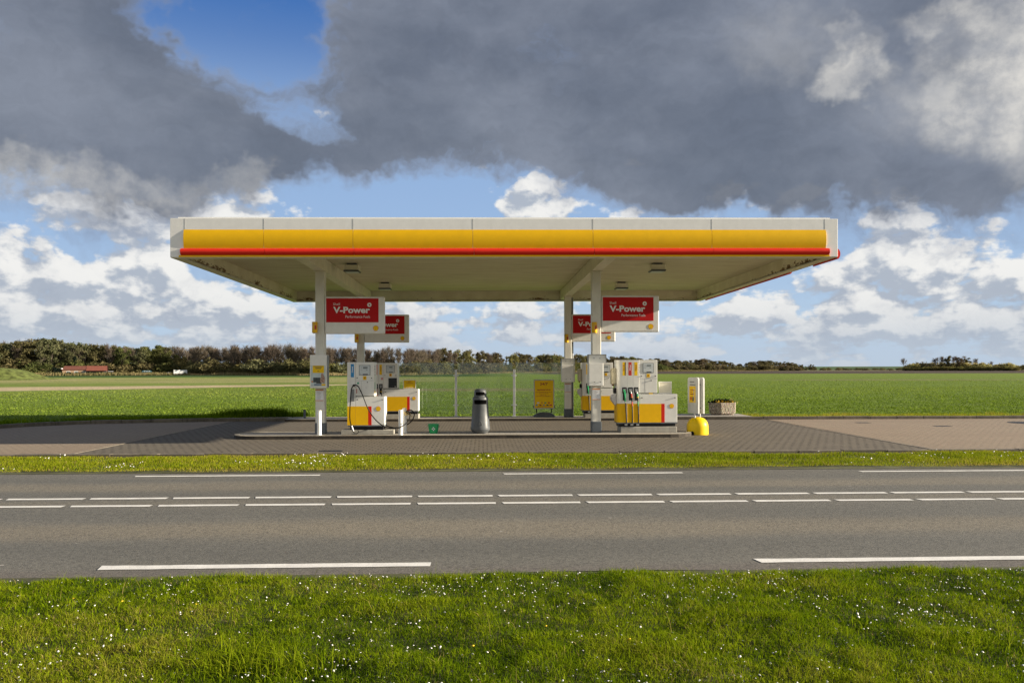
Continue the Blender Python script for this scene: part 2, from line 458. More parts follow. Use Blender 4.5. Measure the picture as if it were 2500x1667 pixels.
M['grass'] = leafmat('grass_blades', [(.036, .074, .003), (.122, .192, .005), (.230, .290, .008), (.25, .24, .03), (.40, .30, .12)], .42, rand=0)
M['verge'] = leafmat('verge_grass', [(.070, .105, .006), (.165, .215, .009), (.25, .275, .014), (.30, .26, .04), (.38, .28, .12)], .38, rand=0)
M['crop'] = leafmat('crop_leaves', [(.045, .088, .007), (.135, .210, .018), (.220, .300, .040), (.30, .34, .09)], .35, rand=0)
M['reed'] = leafmat('dry_reeds', [(.20, .15, .07), (.32, .25, .14), (.22, .20, .08), (.12, .13, .05)], .3, rand=0)
M['petal'] = mat('daisy_petals', (.80, .78, .78), .6)
M['dandelion'] = mat('dandelion_yellow', (.75, .48, .01), .6)
M['leaf_green'] = leafmat('spring_foliage', [(.064, .074, .026), (.120, .132, .046), (.185, .190, .066)], 0.42, rand=.10)  # wood leaf colours, paled and greyed with the distance haze put in
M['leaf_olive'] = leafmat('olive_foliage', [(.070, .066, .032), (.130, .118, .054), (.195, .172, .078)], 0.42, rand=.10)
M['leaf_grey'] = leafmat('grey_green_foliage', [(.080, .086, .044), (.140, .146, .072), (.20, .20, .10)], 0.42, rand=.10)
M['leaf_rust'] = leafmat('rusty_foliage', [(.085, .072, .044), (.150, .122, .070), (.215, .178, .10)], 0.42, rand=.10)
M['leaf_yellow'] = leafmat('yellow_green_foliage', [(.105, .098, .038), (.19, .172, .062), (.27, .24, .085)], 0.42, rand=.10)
M['leaf_hazed'] = leafmat('hazed_foliage', [(.23, .205, .09), (.38, .34, .14), (.50, .45, .20)], .45, rand=.12)  # far haze is put into this paler leaf colour of the dike clump
M['leaf_dark'] = leafmat('dark_conifer', [(.006, .010, .008), (.014, .022, .015), (.024, .034, .02)], .1)
M['twig'] = leafmat('bare_twigs', [(0.095, 0.076, 0.057), (0.169, 0.135, 0.100), (0.257, 0.209, 0.155)], 0.3, rand=.10)
M['bark'] = mat('bark', (.085, .068, .05), .9, var=.3)
M['roof_tile'] = mat('red_roof_tiles', (.13, .042, .026), .8, var=.2, vscale=1.5)
M['brickwall'] = mat('house_brick', (.25, .17, .11), .85, var=.15, vscale=3)
M['container'] = mat('white_container', (.70, .71, .71), .5)
M['shed'] = mat('dark_shed_wood', (.02, .022, .026), .7)
M['glasspane'] = mat('window_glass', (.05, .09, .09), .1)
M['tealroof'] = mat('teal_sheet_roof', (.05, .12, .13), .5)

def glass_mat():
    m = bpy.data.materials.new('screen_glass'); m.use_nodes = True
    t = NT(m.node_tree); t.n.clear(); out = t.n.new('ShaderNodeOutputMaterial')
    p = t.pos(); x, y, z = t.sep(p)
    tr = t.n.new('ShaderNodeBsdfTransparent'); tr.inputs[0].default_value = (.90, .94, .92, 1)
    gl = t.n.new('ShaderNodeBsdfGlossy'); gl.inputs['Roughness'].default_value = .02
    df = t.n.new('ShaderNodeBsdfDiffuse'); df.inputs[0].default_value = (.45, .52, .50, 1)
    lw = t.n.new('ShaderNodeLayerWeight'); lw.inputs[0].default_value = .35
    m1 = t.n.new('ShaderNodeMixShader'); t.put(m1.inputs[0], t.m('MULTIPLY', lw.outputs['Fresnel'], .8, clamp=True))
    t.l.new(tr.outputs[0], m1.inputs[1]); t.l.new(gl.outputs[0], m1.inputs[2])
    n = t.noise(t.v('MULTIPLY', p, (2.0, 1, .8)), 1.6, 4, .6)
    film = t.m('MULTIPLY_ADD', t.rng(n, .35, .7), .07, .06)
    m2 = t.n.new('ShaderNodeMixShader'); t.put(m2.inputs[0], film)
    t.l.new(m1.outputs[0], m2.inputs[1]); t.l.new(df.outputs[0], m2.inputs[2])
    t.l.new(m2.outputs[0], out.inputs[0])
    return m
M['glass'] = glass_mat()

def pebble_mat():
    m, t, b = newmat('pebble_concrete')
    p = t.objco(); v = t.voro(p, 34)
    c = t.mix(t.rng(v.outputs['Distance'], .25, .62), (.66, .57, .44), (.22, .175, .13))
    c = t.mix(.22, c, v.outputs['Color'], 'MULTIPLY')
    t.put(b.inputs['Base Color'], c); b.inputs['Roughness'].default_value = .85
    t.put(b.inputs['Normal'], t.bump(t.m('MULTIPLY', v.outputs['Distance'], -1), .8, .02))
    return m
M['pebble'] = pebble_mat()

# ------------------------------------------------------------------ camera
cam = bpy.data.cameras.new('camera'); co = bpy.data.objects.new('camera', cam); COL.objects.link(co)
cam.sensor_width = 36; cam.sensor_fit = 'HORIZONTAL'; cam.lens = 36 * FOC / 2500
cam.shift_y = (HOR - 833.5) / 2500; cam.clip_start = .1; cam.clip_end = 6000
co.location = (0, 0, EYE)
co.matrix_world = Matrix.Translation((0, 0, EYE)) @ Matrix.Rotation(-YAW, 4, 'Z') @ Matrix.Rotation(R(90), 4, 'X') @ Matrix.Rotation(-ROLL, 4, 'Z')
scene.camera = co

# ------------------------------------------------------------------ light
SUN = Vector((3.455, -.285, 1.0)).normalized()
sl = bpy.data.lights.new('sun', 'SUN'); so = bpy.data.objects.new('sun', sl); COL.objects.link(so)
sl.energy = 5.0; sl.angle = R(.5); sl.color = (1.0, .88, .70)
so.rotation_euler = SUN.to_track_quat('Z', 'Y').to_euler(); so.location = (30, -10, 20)

def build_world():
    w = bpy.data.worlds.new('World'); scene.world = w; w.use_nodes = True
    t = NT(w.node_tree); t.n.clear()
    out = t.n.new('ShaderNodeOutputWorld'); bg = t.n.new('ShaderNodeBackground'); t.l.new(bg.outputs[0], out.inputs[0])
    sky = t.n.new('ShaderNodeTexSky'); sky.sky_type = 'NISHITA'; sky.sun_disc = False
    sky.sun_elevation = math.asin(SUN.z); sky.sun_rotation = math.atan2(SUN.x, SUN.y)
    sky.air_density = 1.0; sky.dust_density = .6; sky.ozone_density = 2.0
    bg.inputs[1].default_value = .05
    d = t.n.new('ShaderNodeTexCoord').outputs['Generated']
    x, y, z = t.sep(d)
    az = t.m('SUBTRACT', t.m('ARCTAN2', x, y), YAW)
    hz = t.m('SQRT', t.m('ADD', t.m('MULTIPLY', x, x), t.m('MULTIPLY', y, y)))
    el = t.m('DIVIDE', z, t.m('MAXIMUM', hz, .05))
    U = t.m('MULTIPLY', az, FOC / 1000); V = t.m('MULTIPLY', el, FOC / 1000)
    P = t.xyz(U, V, 0.0)
    def uv(px, py):
        a = math.atan((px - CXP) / FOC)
        return a * FOC / 1000, (HOR - py - ROLL * (px - CXP)) / 1000 * math.cos(a)
    def blobs(tr, P, lst):
        acc = None
        for px, py, a, b, wgt in lst:
            u, v = uv(px, py)
            q = tr.v('MULTIPLY', tr.v('SUBTRACT', P, (u, v, 0)), (1000 / a, 1000 / b, 0))
            s = tr.rng(tr.v('LENGTH', q), 1.45, .40, 0.0, wgt)
            acc = s if acc is None else tr.m('ADD', acc, s)
        return acc
    # blue of the clear sky, deepening with height
    blue = t.mix(t.rng(V, .12, .88, smooth=False), (4.9, 6.5, 8.6), (.55, 1.75, 5.0))
    blue = t.mix(t.m('MULTIPLY', t.m('MULTIPLY', t.rng(V, .12, .38), t.rng(V, .80, .5)), .6), blue, (3.5, 5.3, 8.3))
    blue = t.mix(.12, blue, sky.outputs[0])
    # ---- cumulus heaps
    heaps = [(20, 640, 110, 85, 1.3), (190, 590, 70, 45, -.6), (530, 610, 100, 40, -.5), (120, 700, 170, 80, .7), (355, 625, 95, 85, .9), (300, 700, 230, 85, .7), (430, 730, 180, 80, .6), (620, 700, 200, 60, .4),
             (90, 790, 260, 70, .6), (330, 530, 280, 46, .8), (170, 520, 120, 42, .6), (600, 520, 150, 55, 1.5), (350, 515, 230, 40, .5), (60, 430, 190, 55, .8), (480, 500, 160, 40, .5),
             (650, 770, 170, 60, .5), (1310, 490, 105, 68, 2.3), (1440, 518, 150, 34, 1.9), (1275, 520, 60, 40, .8),  (1965, 485, 115, 45, 1.5), (1690, 470, 150, 30, 1.2), (2180, 530, 70, 60, .9), (365, 610, 80, 75, 1.0),
             (2205, 570, 100, 105, 1.7), (2150, 660, 140, 75, .9), (2035, 570, 55, 110, -.7), (2350, 495, 60, 40, -.6), (2270, 690, 230, 60, .8), (2420, 565, 115, 42, .75), (2440, 690, 150, 70, .7), (2080, 700, 120, 45, .4),
             (1700, 760, 190, 55, .6), (1950, 770, 220, 60, .55), (1180, 780, 220, 70, .6), (1010, 740, 80, 55, .6), (2350, 790, 300, 60, .6), (1450, 800, 200, 50, .5),
             (960, 470, 270, 75, -.8), (790, 590, 120, 70, -.4), (1700, 610, 330, 55, -.5), (2060, 480, 70, 130, -.5), (1660, 545, 130, 40, -.4)]
    g = bpy.data.node_groups.new('heap_density', 'ShaderNodeTree')
    g.interface.new_socket('P', in_out='INPUT', socket_type='NodeSocketVector')
    g.interface.new_socket('B', in_out='OUTPUT', socket_type='NodeSocketFloat')
    g.interface.new_socket('N', in_out='OUTPUT', socket_type='NodeSocketFloat')
    tg = NT(g); gi = tg.n.new('NodeGroupInput'); go = tg.n.new('NodeGroupOutput')
    Pg = gi.outputs[0]
    gu, gv, _ = tg.sep(Pg)
    k = tg.m('DIVIDE', 1.0, tg.m('ADD', tg.m('MAXIMUM', gv, 0.0), .16))     # cloud layer seen in perspective: small near the horizon
    Q = tg.xyz(tg.m('MULTIPLY', gu, k), tg.m('MULTIPLY', k, 1.5), 0.0)
    wob = tg.noise(Pg, 9.0, 3, .6)
    Pw = tg.v('ADD', Pg, tg.xyz(tg.m('MULTIPLY_ADD', wob, .07, -.035), tg.m('MULTIPLY_ADD', wob, -.06, .03), 0))
    b = blobs(tg, Pw, heaps)
    Qv = tg.v('MULTIPLY', Pg, (1, 1.5, 1))
    vo = tg.voro(tg.v('ADD', Qv, tg.xyz(tg.m('MULTIPLY', wob, .06), tg.m('MULTIPLY', wob, .06), 0)), 8.0, 3.0, .55, 'F1').outputs['Distance']
    fb = tg.noise(Q, 1.25, 6, .6)
    fine = tg.noise(Qv, 11.0, 6, .66)
    low = tg.rng(gv, .36, .12)
    field = tg.m('ADD', tg.m('MULTIPLY', tg.m('SUBTRACT', fb, .5), tg.m('MULTIPLY_ADD', low, 3.0, 1.2)), tg.m('ADD', tg.m('MULTIPLY', low, .95), tg.m('ADD', tg.m('MULTIPLY', tg.rng(gv, .19, .07), .75), tg.rng(gv, .55, .7, 0, -1.0))))
    tg.l.new(tg.m('ADD', b, field), go.inputs[0])
    tg.l.new(tg.m('ADD', tg.m('MULTIPLY', tg.m('SUBTRACT', .66, vo), 2.6), tg.m('MULTIPLY', tg.m('SUBTRACT', fine, .5), 3.6)), go.inputs[1])
    def dens(vec):
        n = t.n.new('ShaderNodeGroup'); n.node_tree = g; t.put(n.inputs[0], vec); return n.outputs[0], n.outputs[1]
    B0, N0 = dens(P); B1, N1 = dens(t.v('ADD', P, (.022, .030, 0)))
    D0 = t.m('ADD', B0, N0)
    cover = t.rng(D0, .0, .95)
    lit = t.m('ADD', t.m('MULTIPLY', t.m('SUBTRACT', N0, N1), .9), t.m('MULTIPLY', t.m('SUBTRACT', B0, B1), .55))
    lit = t.rng(t.m('ADD', lit, t.m('MULTIPLY', t.m('SUBTRACT', 1.2, D0), .10)), -.62, .75)
    lit = t.m('MULTIPLY', lit, t.rng(V, .0, .24, .55, 1.0))
    cum = t.mix(lit, (4.4, 4.9, 5.7), (9.2, 9.1, 8.8))
    col = t.mix(t.m('MULTIPLY', cover, t.rng(V, .0, .12, .75, .96)), blue, cum)
    haze = t.rng(V, .16, .0, 0, .55)
    col = t.mix(haze, col, (5.2, 5.9, 6.8))
    # ---- dark stratocumulus deck overhead
    deck = [(120, 120, 430, 330, 1.0), (330, 300, 300, 170, .9), (560, 400, 200, 90, .85), (90, 330, 300, 120, .6), (720, 360, 170, 80, .75),
            (1500, 120, 740, 260, 1.0), (1010, 130, 240, 260, .9), (1900, 250, 520, 240, 1.0), (2380, 230, 420, 300, 1.0), (1560, 380, 400, 110, .75),
            (1960, 420, 330, 75, .8), (2420, 440, 190, 80, .8), (1170, 340, 220, 100, .5), (880, 330, 130, 80, .45), (650, 230, 150, 50, .5),
            (600, 20, 215, 150, -1.05), (455, 20, 60, 90, -.5), (720, 120, 80, 60, -.35), (515, 160, 70, 80, -.4), (1000, 470, 260, 70, -.6), (2270, 440, 90, 34, -.6), (620, 250, 120, 45, -.5), (760, 300, 80, 40, -.45), (860, 410, 90, 40, -.4), (1150, 370, 80, 40, -.3), (500, 130, 60, 60, -.3),
            (0, -500, 1500, 420, .8), (1700, -450, 1500, 420, .8)]
    wb = t.noise(P, 5.0, 4, .6); wb2 = t.noise(P, 3.1, 5, .62)
    Pd = t.v('ADD', P, t.xyz(t.m('MULTIPLY_ADD', wb, .40, -.20), t.m('MULTIPLY_ADD', wb2, -.34, .17), 0))
    nb = t.noise(t.v('MULTIPLY', Pd, (1, 1.5, 1)), 4.5, 8, .64, .2)
    Dd = t.m('ADD', blobs(t, Pd, deck), t.m('MULTIPLY', t.m('SUBTRACT', nb, .5), 2.3))
    dk = t.rng(Dd, -.12, 1.25)
    soft = t.noise(t.v('MULTIPLY', P, (1, 1.35, 1)), 2.1, 6, .56)
    dcol = t.mix(t.rng(soft, .33, .68), (1.42, 1.66, 2.15), (2.35, 2.62, 3.2))
    dcol = t.mix(t.rng(Dd, 1.3, .35, 0, .65), dcol, (3.1, 3.7, 5.0))
    nb2 = t.noise(t.v('MULTIPLY', Pd, (1, 1.7, 1)), 9.5, 7, .6); nb3 = t.noise(t.v('MULTIPLY', t.v('ADD', Pd, (.018, .022, 0)), (1, 1.7, 1)), 9.5, 7, .6)
    rel = t.rng(t.m('SUBTRACT', nb2, nb3), -.16, .16, .955, 1.05, smooth=False)
    dcol = t.v('SCALE', dcol, scale=rel)
    glow = [(2560, 110, 190, 200, .75), (2380, 230, 200, 90, .25), (2095, 190, 60, 45, .50), (2090, 130, 40, 40, .25), (2285, 40, 70, 50, .42), (1900, 100, 150, 90, .16),
            (40, 430, 240, 60, .45), (520, 470, 180, 40, .25)]
    Pg2 = t.v('ADD', P, t.xyz(t.m('MULTIPLY_ADD', wb, .34, -.17), t.m('MULTIPLY_ADD', t.noise(P, 7.0, 4, .6), -.34, .17), 0))
    gl = t.m('MULTIPLY', blobs(t, Pg2, glow), t.rng(t.noise(P, 7.5, 6, .62), .36, .64, .35, 1.0))
    dcol = t.mix(gl, dcol, (8.0, 7.7, 7.1))
    col = t.mix(t.m('MULTIPLY', dk, .96), col, dcol)
    # unseen sky behind the viewer: cloud brightness invented to light the front faces
    back = t.rng(y, .25, -.35)
    bn = t.noise(d, 2.4, 5, .6)
    bcol = t.mix(t.rng(bn, .38, .62), (4.2, 5.0, 6.2), (BACK, BACK * .97, BACK * .90))
    bcol = t.mix(t.rng(z, .35, .75), bcol, (1.9, 2.1, 2.5))
    col = t.mix(back, col, bcol)
    col = t.mix(t.m('MULTIPLY', t.rng(z, .55, .8), .8), col, (1.9, 2.1, 2.5))
    col = t.mix(t.rng(z, .0, -.02), col, (1.2, 1.3, .9))
    t.put(bg.inputs[0], t.v('MULTIPLY', col, (.86, .86, .86)))
    w.cycles.sampling_method = 'MANUAL'; w.cycles.sample_map_resolution = 512
BACK = 9.0
build_world()

scene.view_settings.view_transform = 'Standard'; scene.view_settings.look = 'None'
scene.view_settings.gamma = 1.0; scene.view_settings.exposure = 1.2
scene.cycles.max_bounces = 6; scene.cycles.diffuse_bounces = 3; scene.cycles.transparent_max_bounces = 12
scene.cycles.use_denoising = True; scene.cycles.denoising_prefilter = 'NONE'; scene.cycles.use_adaptive_sampling = False

# ================================================================== SETTING
def terrain_z(x, y):
    z = -.05 + np.clip((y - 29.5) / 3.0, 0, 1) * .10
    e = np.clip((y - 420) / 480.0, 0, 1); z = z + e * e * (3 - 2 * e) * 1.75 * np.clip((x + 80) / 120, 0, 1)
    return z
def ground():
    xs = np.concatenate([np.linspace(-2500, -130, 14), np.linspace(-120, 120, 41), np.linspace(130, 2500, 14)])
    ys = np.concatenate([np.linspace(-400, 26, 8), np.linspace(28, 34, 13), np.linspace(37, 100, 16), np.linspace(110, 420, 16), np.linspace(450, 950, 21), np.linspace(1000, 3500, 8)])
    X, Y = np.meshgrid(xs, ys); Z = terrain_z(X, Y)
    nx, ny = len(xs), len(ys)
    idx = np.arange(nx * ny).reshape(ny, nx)
    F = np.stack([idx[:-1, :-1], idx[:-1, 1:], idx[1:, 1:], idx[1:, :-1]], -1).reshape(-1, 4)
    o = nmesh('ground', np.stack([X, Y, Z], -1).reshape(-1, 3), F, M['field'])
    o.data.polygons.foreach_set('use_smooth', [True] * len(o.data.polygons))
    struct(o)
ground()

def sheet(name, x0, x1, y0, y1, z, m, nx=1):
    b = MB(); b.box(x0, x1, y0, y1, z - .03, z); return struct(b.build(name, m))
# verge beds (soil under the grass)
sheet('near_verge', -120, 120, -60, 6.97, .036, M['soil'])
def mid_z(y): return .036 - .075 * np.clip((y - 14.3) / 2.9, 0, 1)
b = MB(); b.add([(-120, 14.04, .036), (120, 14.04, .036), (120, 14.3, .036), (-120, 14.3, .036), (120, 17.2, -.039), (-120, 17.2, -.039), (120, 17.43, -.039), (-120, 17.43, -.039)], [(0, 1, 2, 3), (3, 2, 4, 5), (5, 4, 6, 7)])
struct(b.build('middle_verge', M['soil']))
def road():
    b = MB(); n = 240
    xs = np.linspace(-120, 120, n)
    r1 = random.Random(3)
    near = [6.93 + .05 * math.sin(x * 1.3) + .05 * math.sin(x * .37 + 1) + r1.uniform(-.02, .02) for x in xs]
    far = [14.10 + .04 * math.sin(x * .9 + 2) + .05 * math.sin(x * .31) + r1.uniform(-.03, .03) for x in xs]
    vs = [(x, y, .03) for x, y in zip(xs, near)] + [(x, y, .03) for x, y in zip(xs, far)]
    b.add(vs, [(i, i + 1, n + i + 1, n + i) for i in range(n - 1)])
    struct(b.build('road', M['asphalt']))
road()
def dash(x0, x1, y, w):
    b = MB(); r = random.Random(int(x0 * 100) + int(y * 7)); n = max(4, int((x1 - x0) / .12)); lo = []; hi = []
    for i in range(n + 1):
        x = x0 + (x1 - x0) * i / n
        lo.append((x + .03 * (i == 0), y - w / 2 + r.uniform(-.006, .006), .035)); hi.append((x, y + w / 2 + r.uniform(-.006, .006), .035))
    m = n + 1
    b.add(lo + hi, [(i, i + 1, m + i + 1, m + i) for i in range(n)])
    struct(b.build('road_marking', M['marking']))
for k in range(-4, 5):
    dash(-3.47 + 6 * k, -.48 + 6 * k, 7.31, .145)
for k in range(-5, 6):
    dash(-5.88 + 6.22 * k, -2.77 + 6.22 * k, 13.66, .12)
for k in range(-14, 15):
    dash(-.93 + 1.135 * k, .135 + 1.135 * k, 11.28, .125)
    dash(-.885 + 1.135 * k, .17 + 1.135 * k, 10.66, .125)

# forecourt
def quad_sheet(name, pts, z, m):
    b = MB(); b.prism(pts, 'z', z - .05, z); return struct(b.build(name, m))
quad_sheet('forecourt_pavement', [(-8.9, 17.6), (10.08, 17.6), (10.2, 28.8), (-8.88, 28.8)], .010, M['pavers'])
quad_sheet('brick_pavement', [(-60, 17.6), (-8.98, 17.6), (-8.96, 28.8), (-13.5, 27.75), (-15.0, 26.2), (-60, 25.6)], .014, M['bricks'])
quad_sheet('brick_pavement', [(10.20, 17.6), (60, 17.6), (60, 28.4), (10.32, 28.6)], .014, M['bricks'])
M['edging'] = mat('edging_stone', (.19, .16, .122), .85, var=.25, vscale=3)
b = MB(); b.box(-8.96, -8.9, 17.6, 28.8, -.02, .018); struct(b.build('edging_strip', M['edging']))
b = MB(); b.box(10.09, 10.19, 17.6, 28.7, -.02, .018); struct(b.build('edging_strip', M['edging']))
b = MB()
r_ = random.Random(5)
for i in range(-40, 42):
    b.box(i + .006, i + .994, 17.42 + r_.uniform(-.01, .01), 17.595, -.1, .022 + r_.uniform(-.006, .006))
struct(b.build('front_kerb', M['kerb'], bevel=.01))
def kerb_run(name, pts, w, h, m):
    """kerb stones laid along a line of points"""
    b = MB(); r2 = random.Random(9)
    for (xa, ya), (xb, yb) in zip(pts[:-1], pts[1:]):
        L = math.hypot(xb - xa, yb - ya); n = max(1, round(L)); dx, dy = (xb - xa) / L, (yb - ya) / L
        for i in range(n):
            s0, s1 = L * i / n + .005, L * (i + 1) / n - .005; hh = h + r2.uniform(-.006, .006)
            c = [(xa + dx * s0, ya + dy * s0), (xa + dx * s1, ya + dy * s1), (xa + dx * s1 - dy * w, ya + dy * s1 + dx * w), (xa + dx * s0 - dy * w, ya + dy * s0 + dx * w)]
            b.prism(c, 'z', -.08, hh)
    return struct(b.build(name, m, bevel=.012))
kerb_run('rear_kerb', [(-15.3, 25.5), (-14.9, 26.5), (-14.3, 27.2), (-13.4, 27.75), (-11.6, 28.3), (-9.6, 28.75), (-7.0, 28.85)], .16, .13, M['kerb'])
kerb_run('rear_kerb', [(7.1, 28.75), (10.2, 28.62), (20, 28.45), (60, 28.2)], .16, .12, M['kerb'])
b = MB(); b.box(-9.6, -7.05, 29.02, 29.75, -.05, .11); struct(b.build('rear_slab', M['kerb_top'], bevel=.01))
b = MB(); b.box(5.9, 9.9, 28.93, 30.7, -.05, .115); struct(b.build('rear_slab', M['slabs'], bevel=.01))

def island(name, x0, x1, y0, y1, rnd_l, rnd_r, label):
    """raised kerb ring with slabs inside"""
    def outline(ins):
        pts = []; ya, yb, xa, xb = y0 + ins, y1 - ins, x0 + ins, x1 - ins
        rr = (yb - ya) / 2; n = 10
        if rnd_r:
            for i in range(n + 1):
                a = -math.pi / 2 + math.pi * i / n; pts.append((xb - rr + rr * math.cos(a), (ya + yb) / 2 + rr * math.sin(a)))
        else: pts += [(xb, ya), (xb, yb)]
        if rnd_l:
            for i in range(n + 1):
                a = math.pi / 2 + math.pi * i / n; pts.append((xa + rr + rr * math.cos(a), (ya + yb) / 2 + rr * math.sin(a)))
        else: pts += [(xa, yb), (xa, ya)]
        return pts
    o_, i_ = outline(0), outline(.13)
    n = len(o_); b = MB()
    vs = [(x, y, -.06) for x, y in o_] + [(x, y, .10) for x, y in o_] + [(x, y, .10) for x, y in i_] + [(x, y, .05) for x, y in i_]
    for i in range(n):
        k = (i + 1) % n
        b.add([], []);
    fs = []; mi = []
    for i in range(n):
        k = (i + 1) % n
        fs += [(i, k, n + k, n + i), (n + i, n + k, 2 * n + k, 2 * n + i), (2 * n + i, 2 * n + k, 3 * n + k, 3 * n + i)]; mi += [0, 1, 1]
    b.v = vs; b.f = fs; b.mi = mi
    root = struct(b.build(name, [M['kerb_dark'], M['kerb_top']]), label)
    b = MB(); b.prism(i_, 'z', .02, .094); struct(b.build('island_paving', M['slabs'], root))
island('pump_island', -6.72, 5.75, 21.15, 22.6, True, True, None)
island('pump_island', -7.0, 5.8, 28.42, 29.9, False, False, None)

def dike():
    b = MB(); b.prism([(1080, -1), (1115, 6.9), (1122, 6.9), (1160, -1)], 'x', -2400, 2400); struct(b.build('dike', M['dike']))
dike()
def mound():
    nx, ny = 60, 14; vs = []; r2 = random.Random(4)
    for j in range(ny + 1):
        for i in range(nx + 1):
            x = -190 + 94 * i / nx; v = j / ny
            e = min(1, max(0, (-97 - x) / 8)); e = e ** .75
            prof = min(1, math.sin(math.pi * v) * 1.5)
            vs.append((x, 172 + 15 * v, -.05 + 2.65 * e * prof + (r2.uniform(-.10, .10) if 0 < v < 1 else 0) * e))
    fs = [(j * (nx + 1) + i, j * (nx + 1) + i + 1, (j + 1) * (nx + 1) + i + 1, (j + 1) * (nx + 1) + i) for j in range(ny) for i in range(nx)]
    b = MB(); b.add(vs, fs); struct(b.build('earth_mound', M['mound'], smooth=True))
mound()

# ================================================================== GRASS
def blades(name, pts, h, w, mats, tint, label, lean=.5, base=.015, seg=True, droop=.35):
    n = len(pts)
    a = rng.uniform(0, 2 * np.pi, n); hh = h; ww = w
    side = np.stack([np.cos(a), np.sin(a), np.zeros(n)], -1) * (ww / 2)[:, None]
    b = rng.uniform(0, 2 * np.pi, n); ln = rng.uniform(.05, lean, n) * hh
    tipd = np.stack([np.cos(b) * ln, np.sin(b) * ln, np.zeros(n)], -1)
    p0 = np.stack([pts[:, 0], pts[:, 1], pts[:, 2] if pts.shape[1] > 2 else np.full(n, base)], -1)
    mid = p0 + tipd * .3; mid[:, 2] += hh * .55
    tip = p0 + tipd; tip[:, 2] += hh * (1 - droop * rng.uniform(0, 1, n) * (ln / hh))
    V = np.stack([p0 - side, p0 + side, mid + side * .75, mid - side * .75, tip], 1).reshape(-1, 3)
    k = np.arange(n)[:, None] * 5
    q = np.concatenate([k + np.array([[0, 1, 2]]), k + np.array([[0, 2, 3]]), k + np.array([[3, 2, 4]])], 0)
    T = np.repeat(tint, 5)
    o = nmesh(name, V, q, mats, np.clip(T, 0, 1))
    tag(o, label, None, None, 'stuff'); return o

def vnoise(x, y, s, seed):
    """cheap smooth value noise"""
    g = np.random.default_rng(seed).uniform(0, 1, (256, 256))
    u, v = x / s, y / s; i, j = np.floor(u).astype(int), np.floor(v).astype(int); fu, fv = u - i, v - j
    fu, fv = fu * fu * (3 - 2 * fu), fv * fv * (3 - 2 * fv)
    G = lambda a, b: g[a % 256, b % 256]
    return (G(i, j) * (1 - fu) + G(i + 1, j) * fu) * (1 - fv) + (G(i, j + 1) * (1 - fu) + G(i + 1, j + 1) * fu) * fv

def near_grass():
    n = 430000
    x = rng.uniform(-7.2, 7.2, n); y = 6.98 - 3.9 * rng.uniform(0, 1, n) ** .9
    edge = 6.90 + .06 * np.sin(x * 2.1) + .05 * np.sin(x * 5.3 + 1) - .05 * vnoise(x, x * 0, .15, 3)
    keep = (y < edge) & (np.abs(x) < .78 * y + 1.4); x, y = x[keep], y[keep]
    n = len(x)
    c1 = vnoise(x, y, .42, 1); c2 = vnoise(x, y, .14, 2); c3 = vnoise(x, y, 1.1, 5)
    z = .034 + (.035 * c1 * c1 + .02 * c2) * np.clip((6.95 - y) / .3, .1, 1)
    h = (.024 + .032 * rng.uniform(0, 1, n) ** 1.6) * (.65 + .7 * c1) * (.8 + .4 * c2)
    w = rng.uniform(.0028, .0062, n)
    tint = .08 + .36 * c3 + .34 * (c2 - .3) + .22 * (c1 - .4) + rng.normal(0, .10, n)
    dry = rng.uniform(0, 1, n) < (.03 + .10 * (c3 > .72)); tint[dry] = rng.uniform(.7, 1.0, dry.sum())
    # taller tussocks
    tx = []
    for (cx, cy, m, hh) in [(-1.45, 4.78, 260, .20), (-1.1, 4.68, 200, .19), (1.05, 4.9, 220, .15), (1.3, 4.98, 160, .14), (2.4, 5.3, 80, .13), (-2.9, 5.9, 70, .13), (-.3, 6.7, 200, .11), (.45, 5.9, 60, .12),
                            (3.2, 5.0, 160, .15), (-3.4, 6.6, 120, .12), (1.9, 6.5, 130, .11), (-1.2, 6.2, 80, .11), (2.9, 6.2, 90, .11)]:
        q = rng.normal(0, .11, (m, 2)) * [1.4, 1]; tx.append(np.stack([cx + q[:, 0], cy + q[:, 1], np.full(m, hh) * rng.uniform(.5, 1.1, m)], -1))
    tx = np.concatenate(tx)
    stx, sty = rng.uniform(-5, 5.5, 170), rng.uniform(4.2, 6.8, 170)
    tx = tx[tx[:, 1] < 6.85]
    X = np.concatenate([x, tx[:, 0], stx]); Y = np.concatenate([y, tx[:, 1], sty]); Z = np.concatenate([z, np.full(len(tx), .02), np.full(170, .03)])
    H = np.concatenate([h, tx[:, 2], rng.uniform(.09, .22, 170)]); Wd = np.concatenate([w, rng.uniform(.004, .0075, len(tx)), rng.uniform(.003, .005, 170)])
    T = np.concatenate([tint, rng.uniform(.25, .6, len(tx)), rng.uniform(.7, 1.0, 170)])
    blades('grass', np.stack([X, Y, Z], -1), H, Wd, M['grass'], T, 'short lawn grass with long tussocks on the near verge', lean=1.7)
    # broad clover and plantain leaves low in the sward
    m = 9000
    x = rng.uniform(-6, 6, m); y = rng.uniform(3.4, 6.85, m); k = vnoise(x, y, .35, 8) > .62
    x, y = x[k], y[k]; m = len(x)
    blades('clover_leaves', np.stack([x, y, rng.uniform(.03, .06, m)], -1), rng.uniform(.02, .05, m), rng.uniform(.014, .026, m), M['grass'], rng.uniform(.15, .5, m), 'broad clover leaves in the near verge grass', lean=1.6)
near_grass()

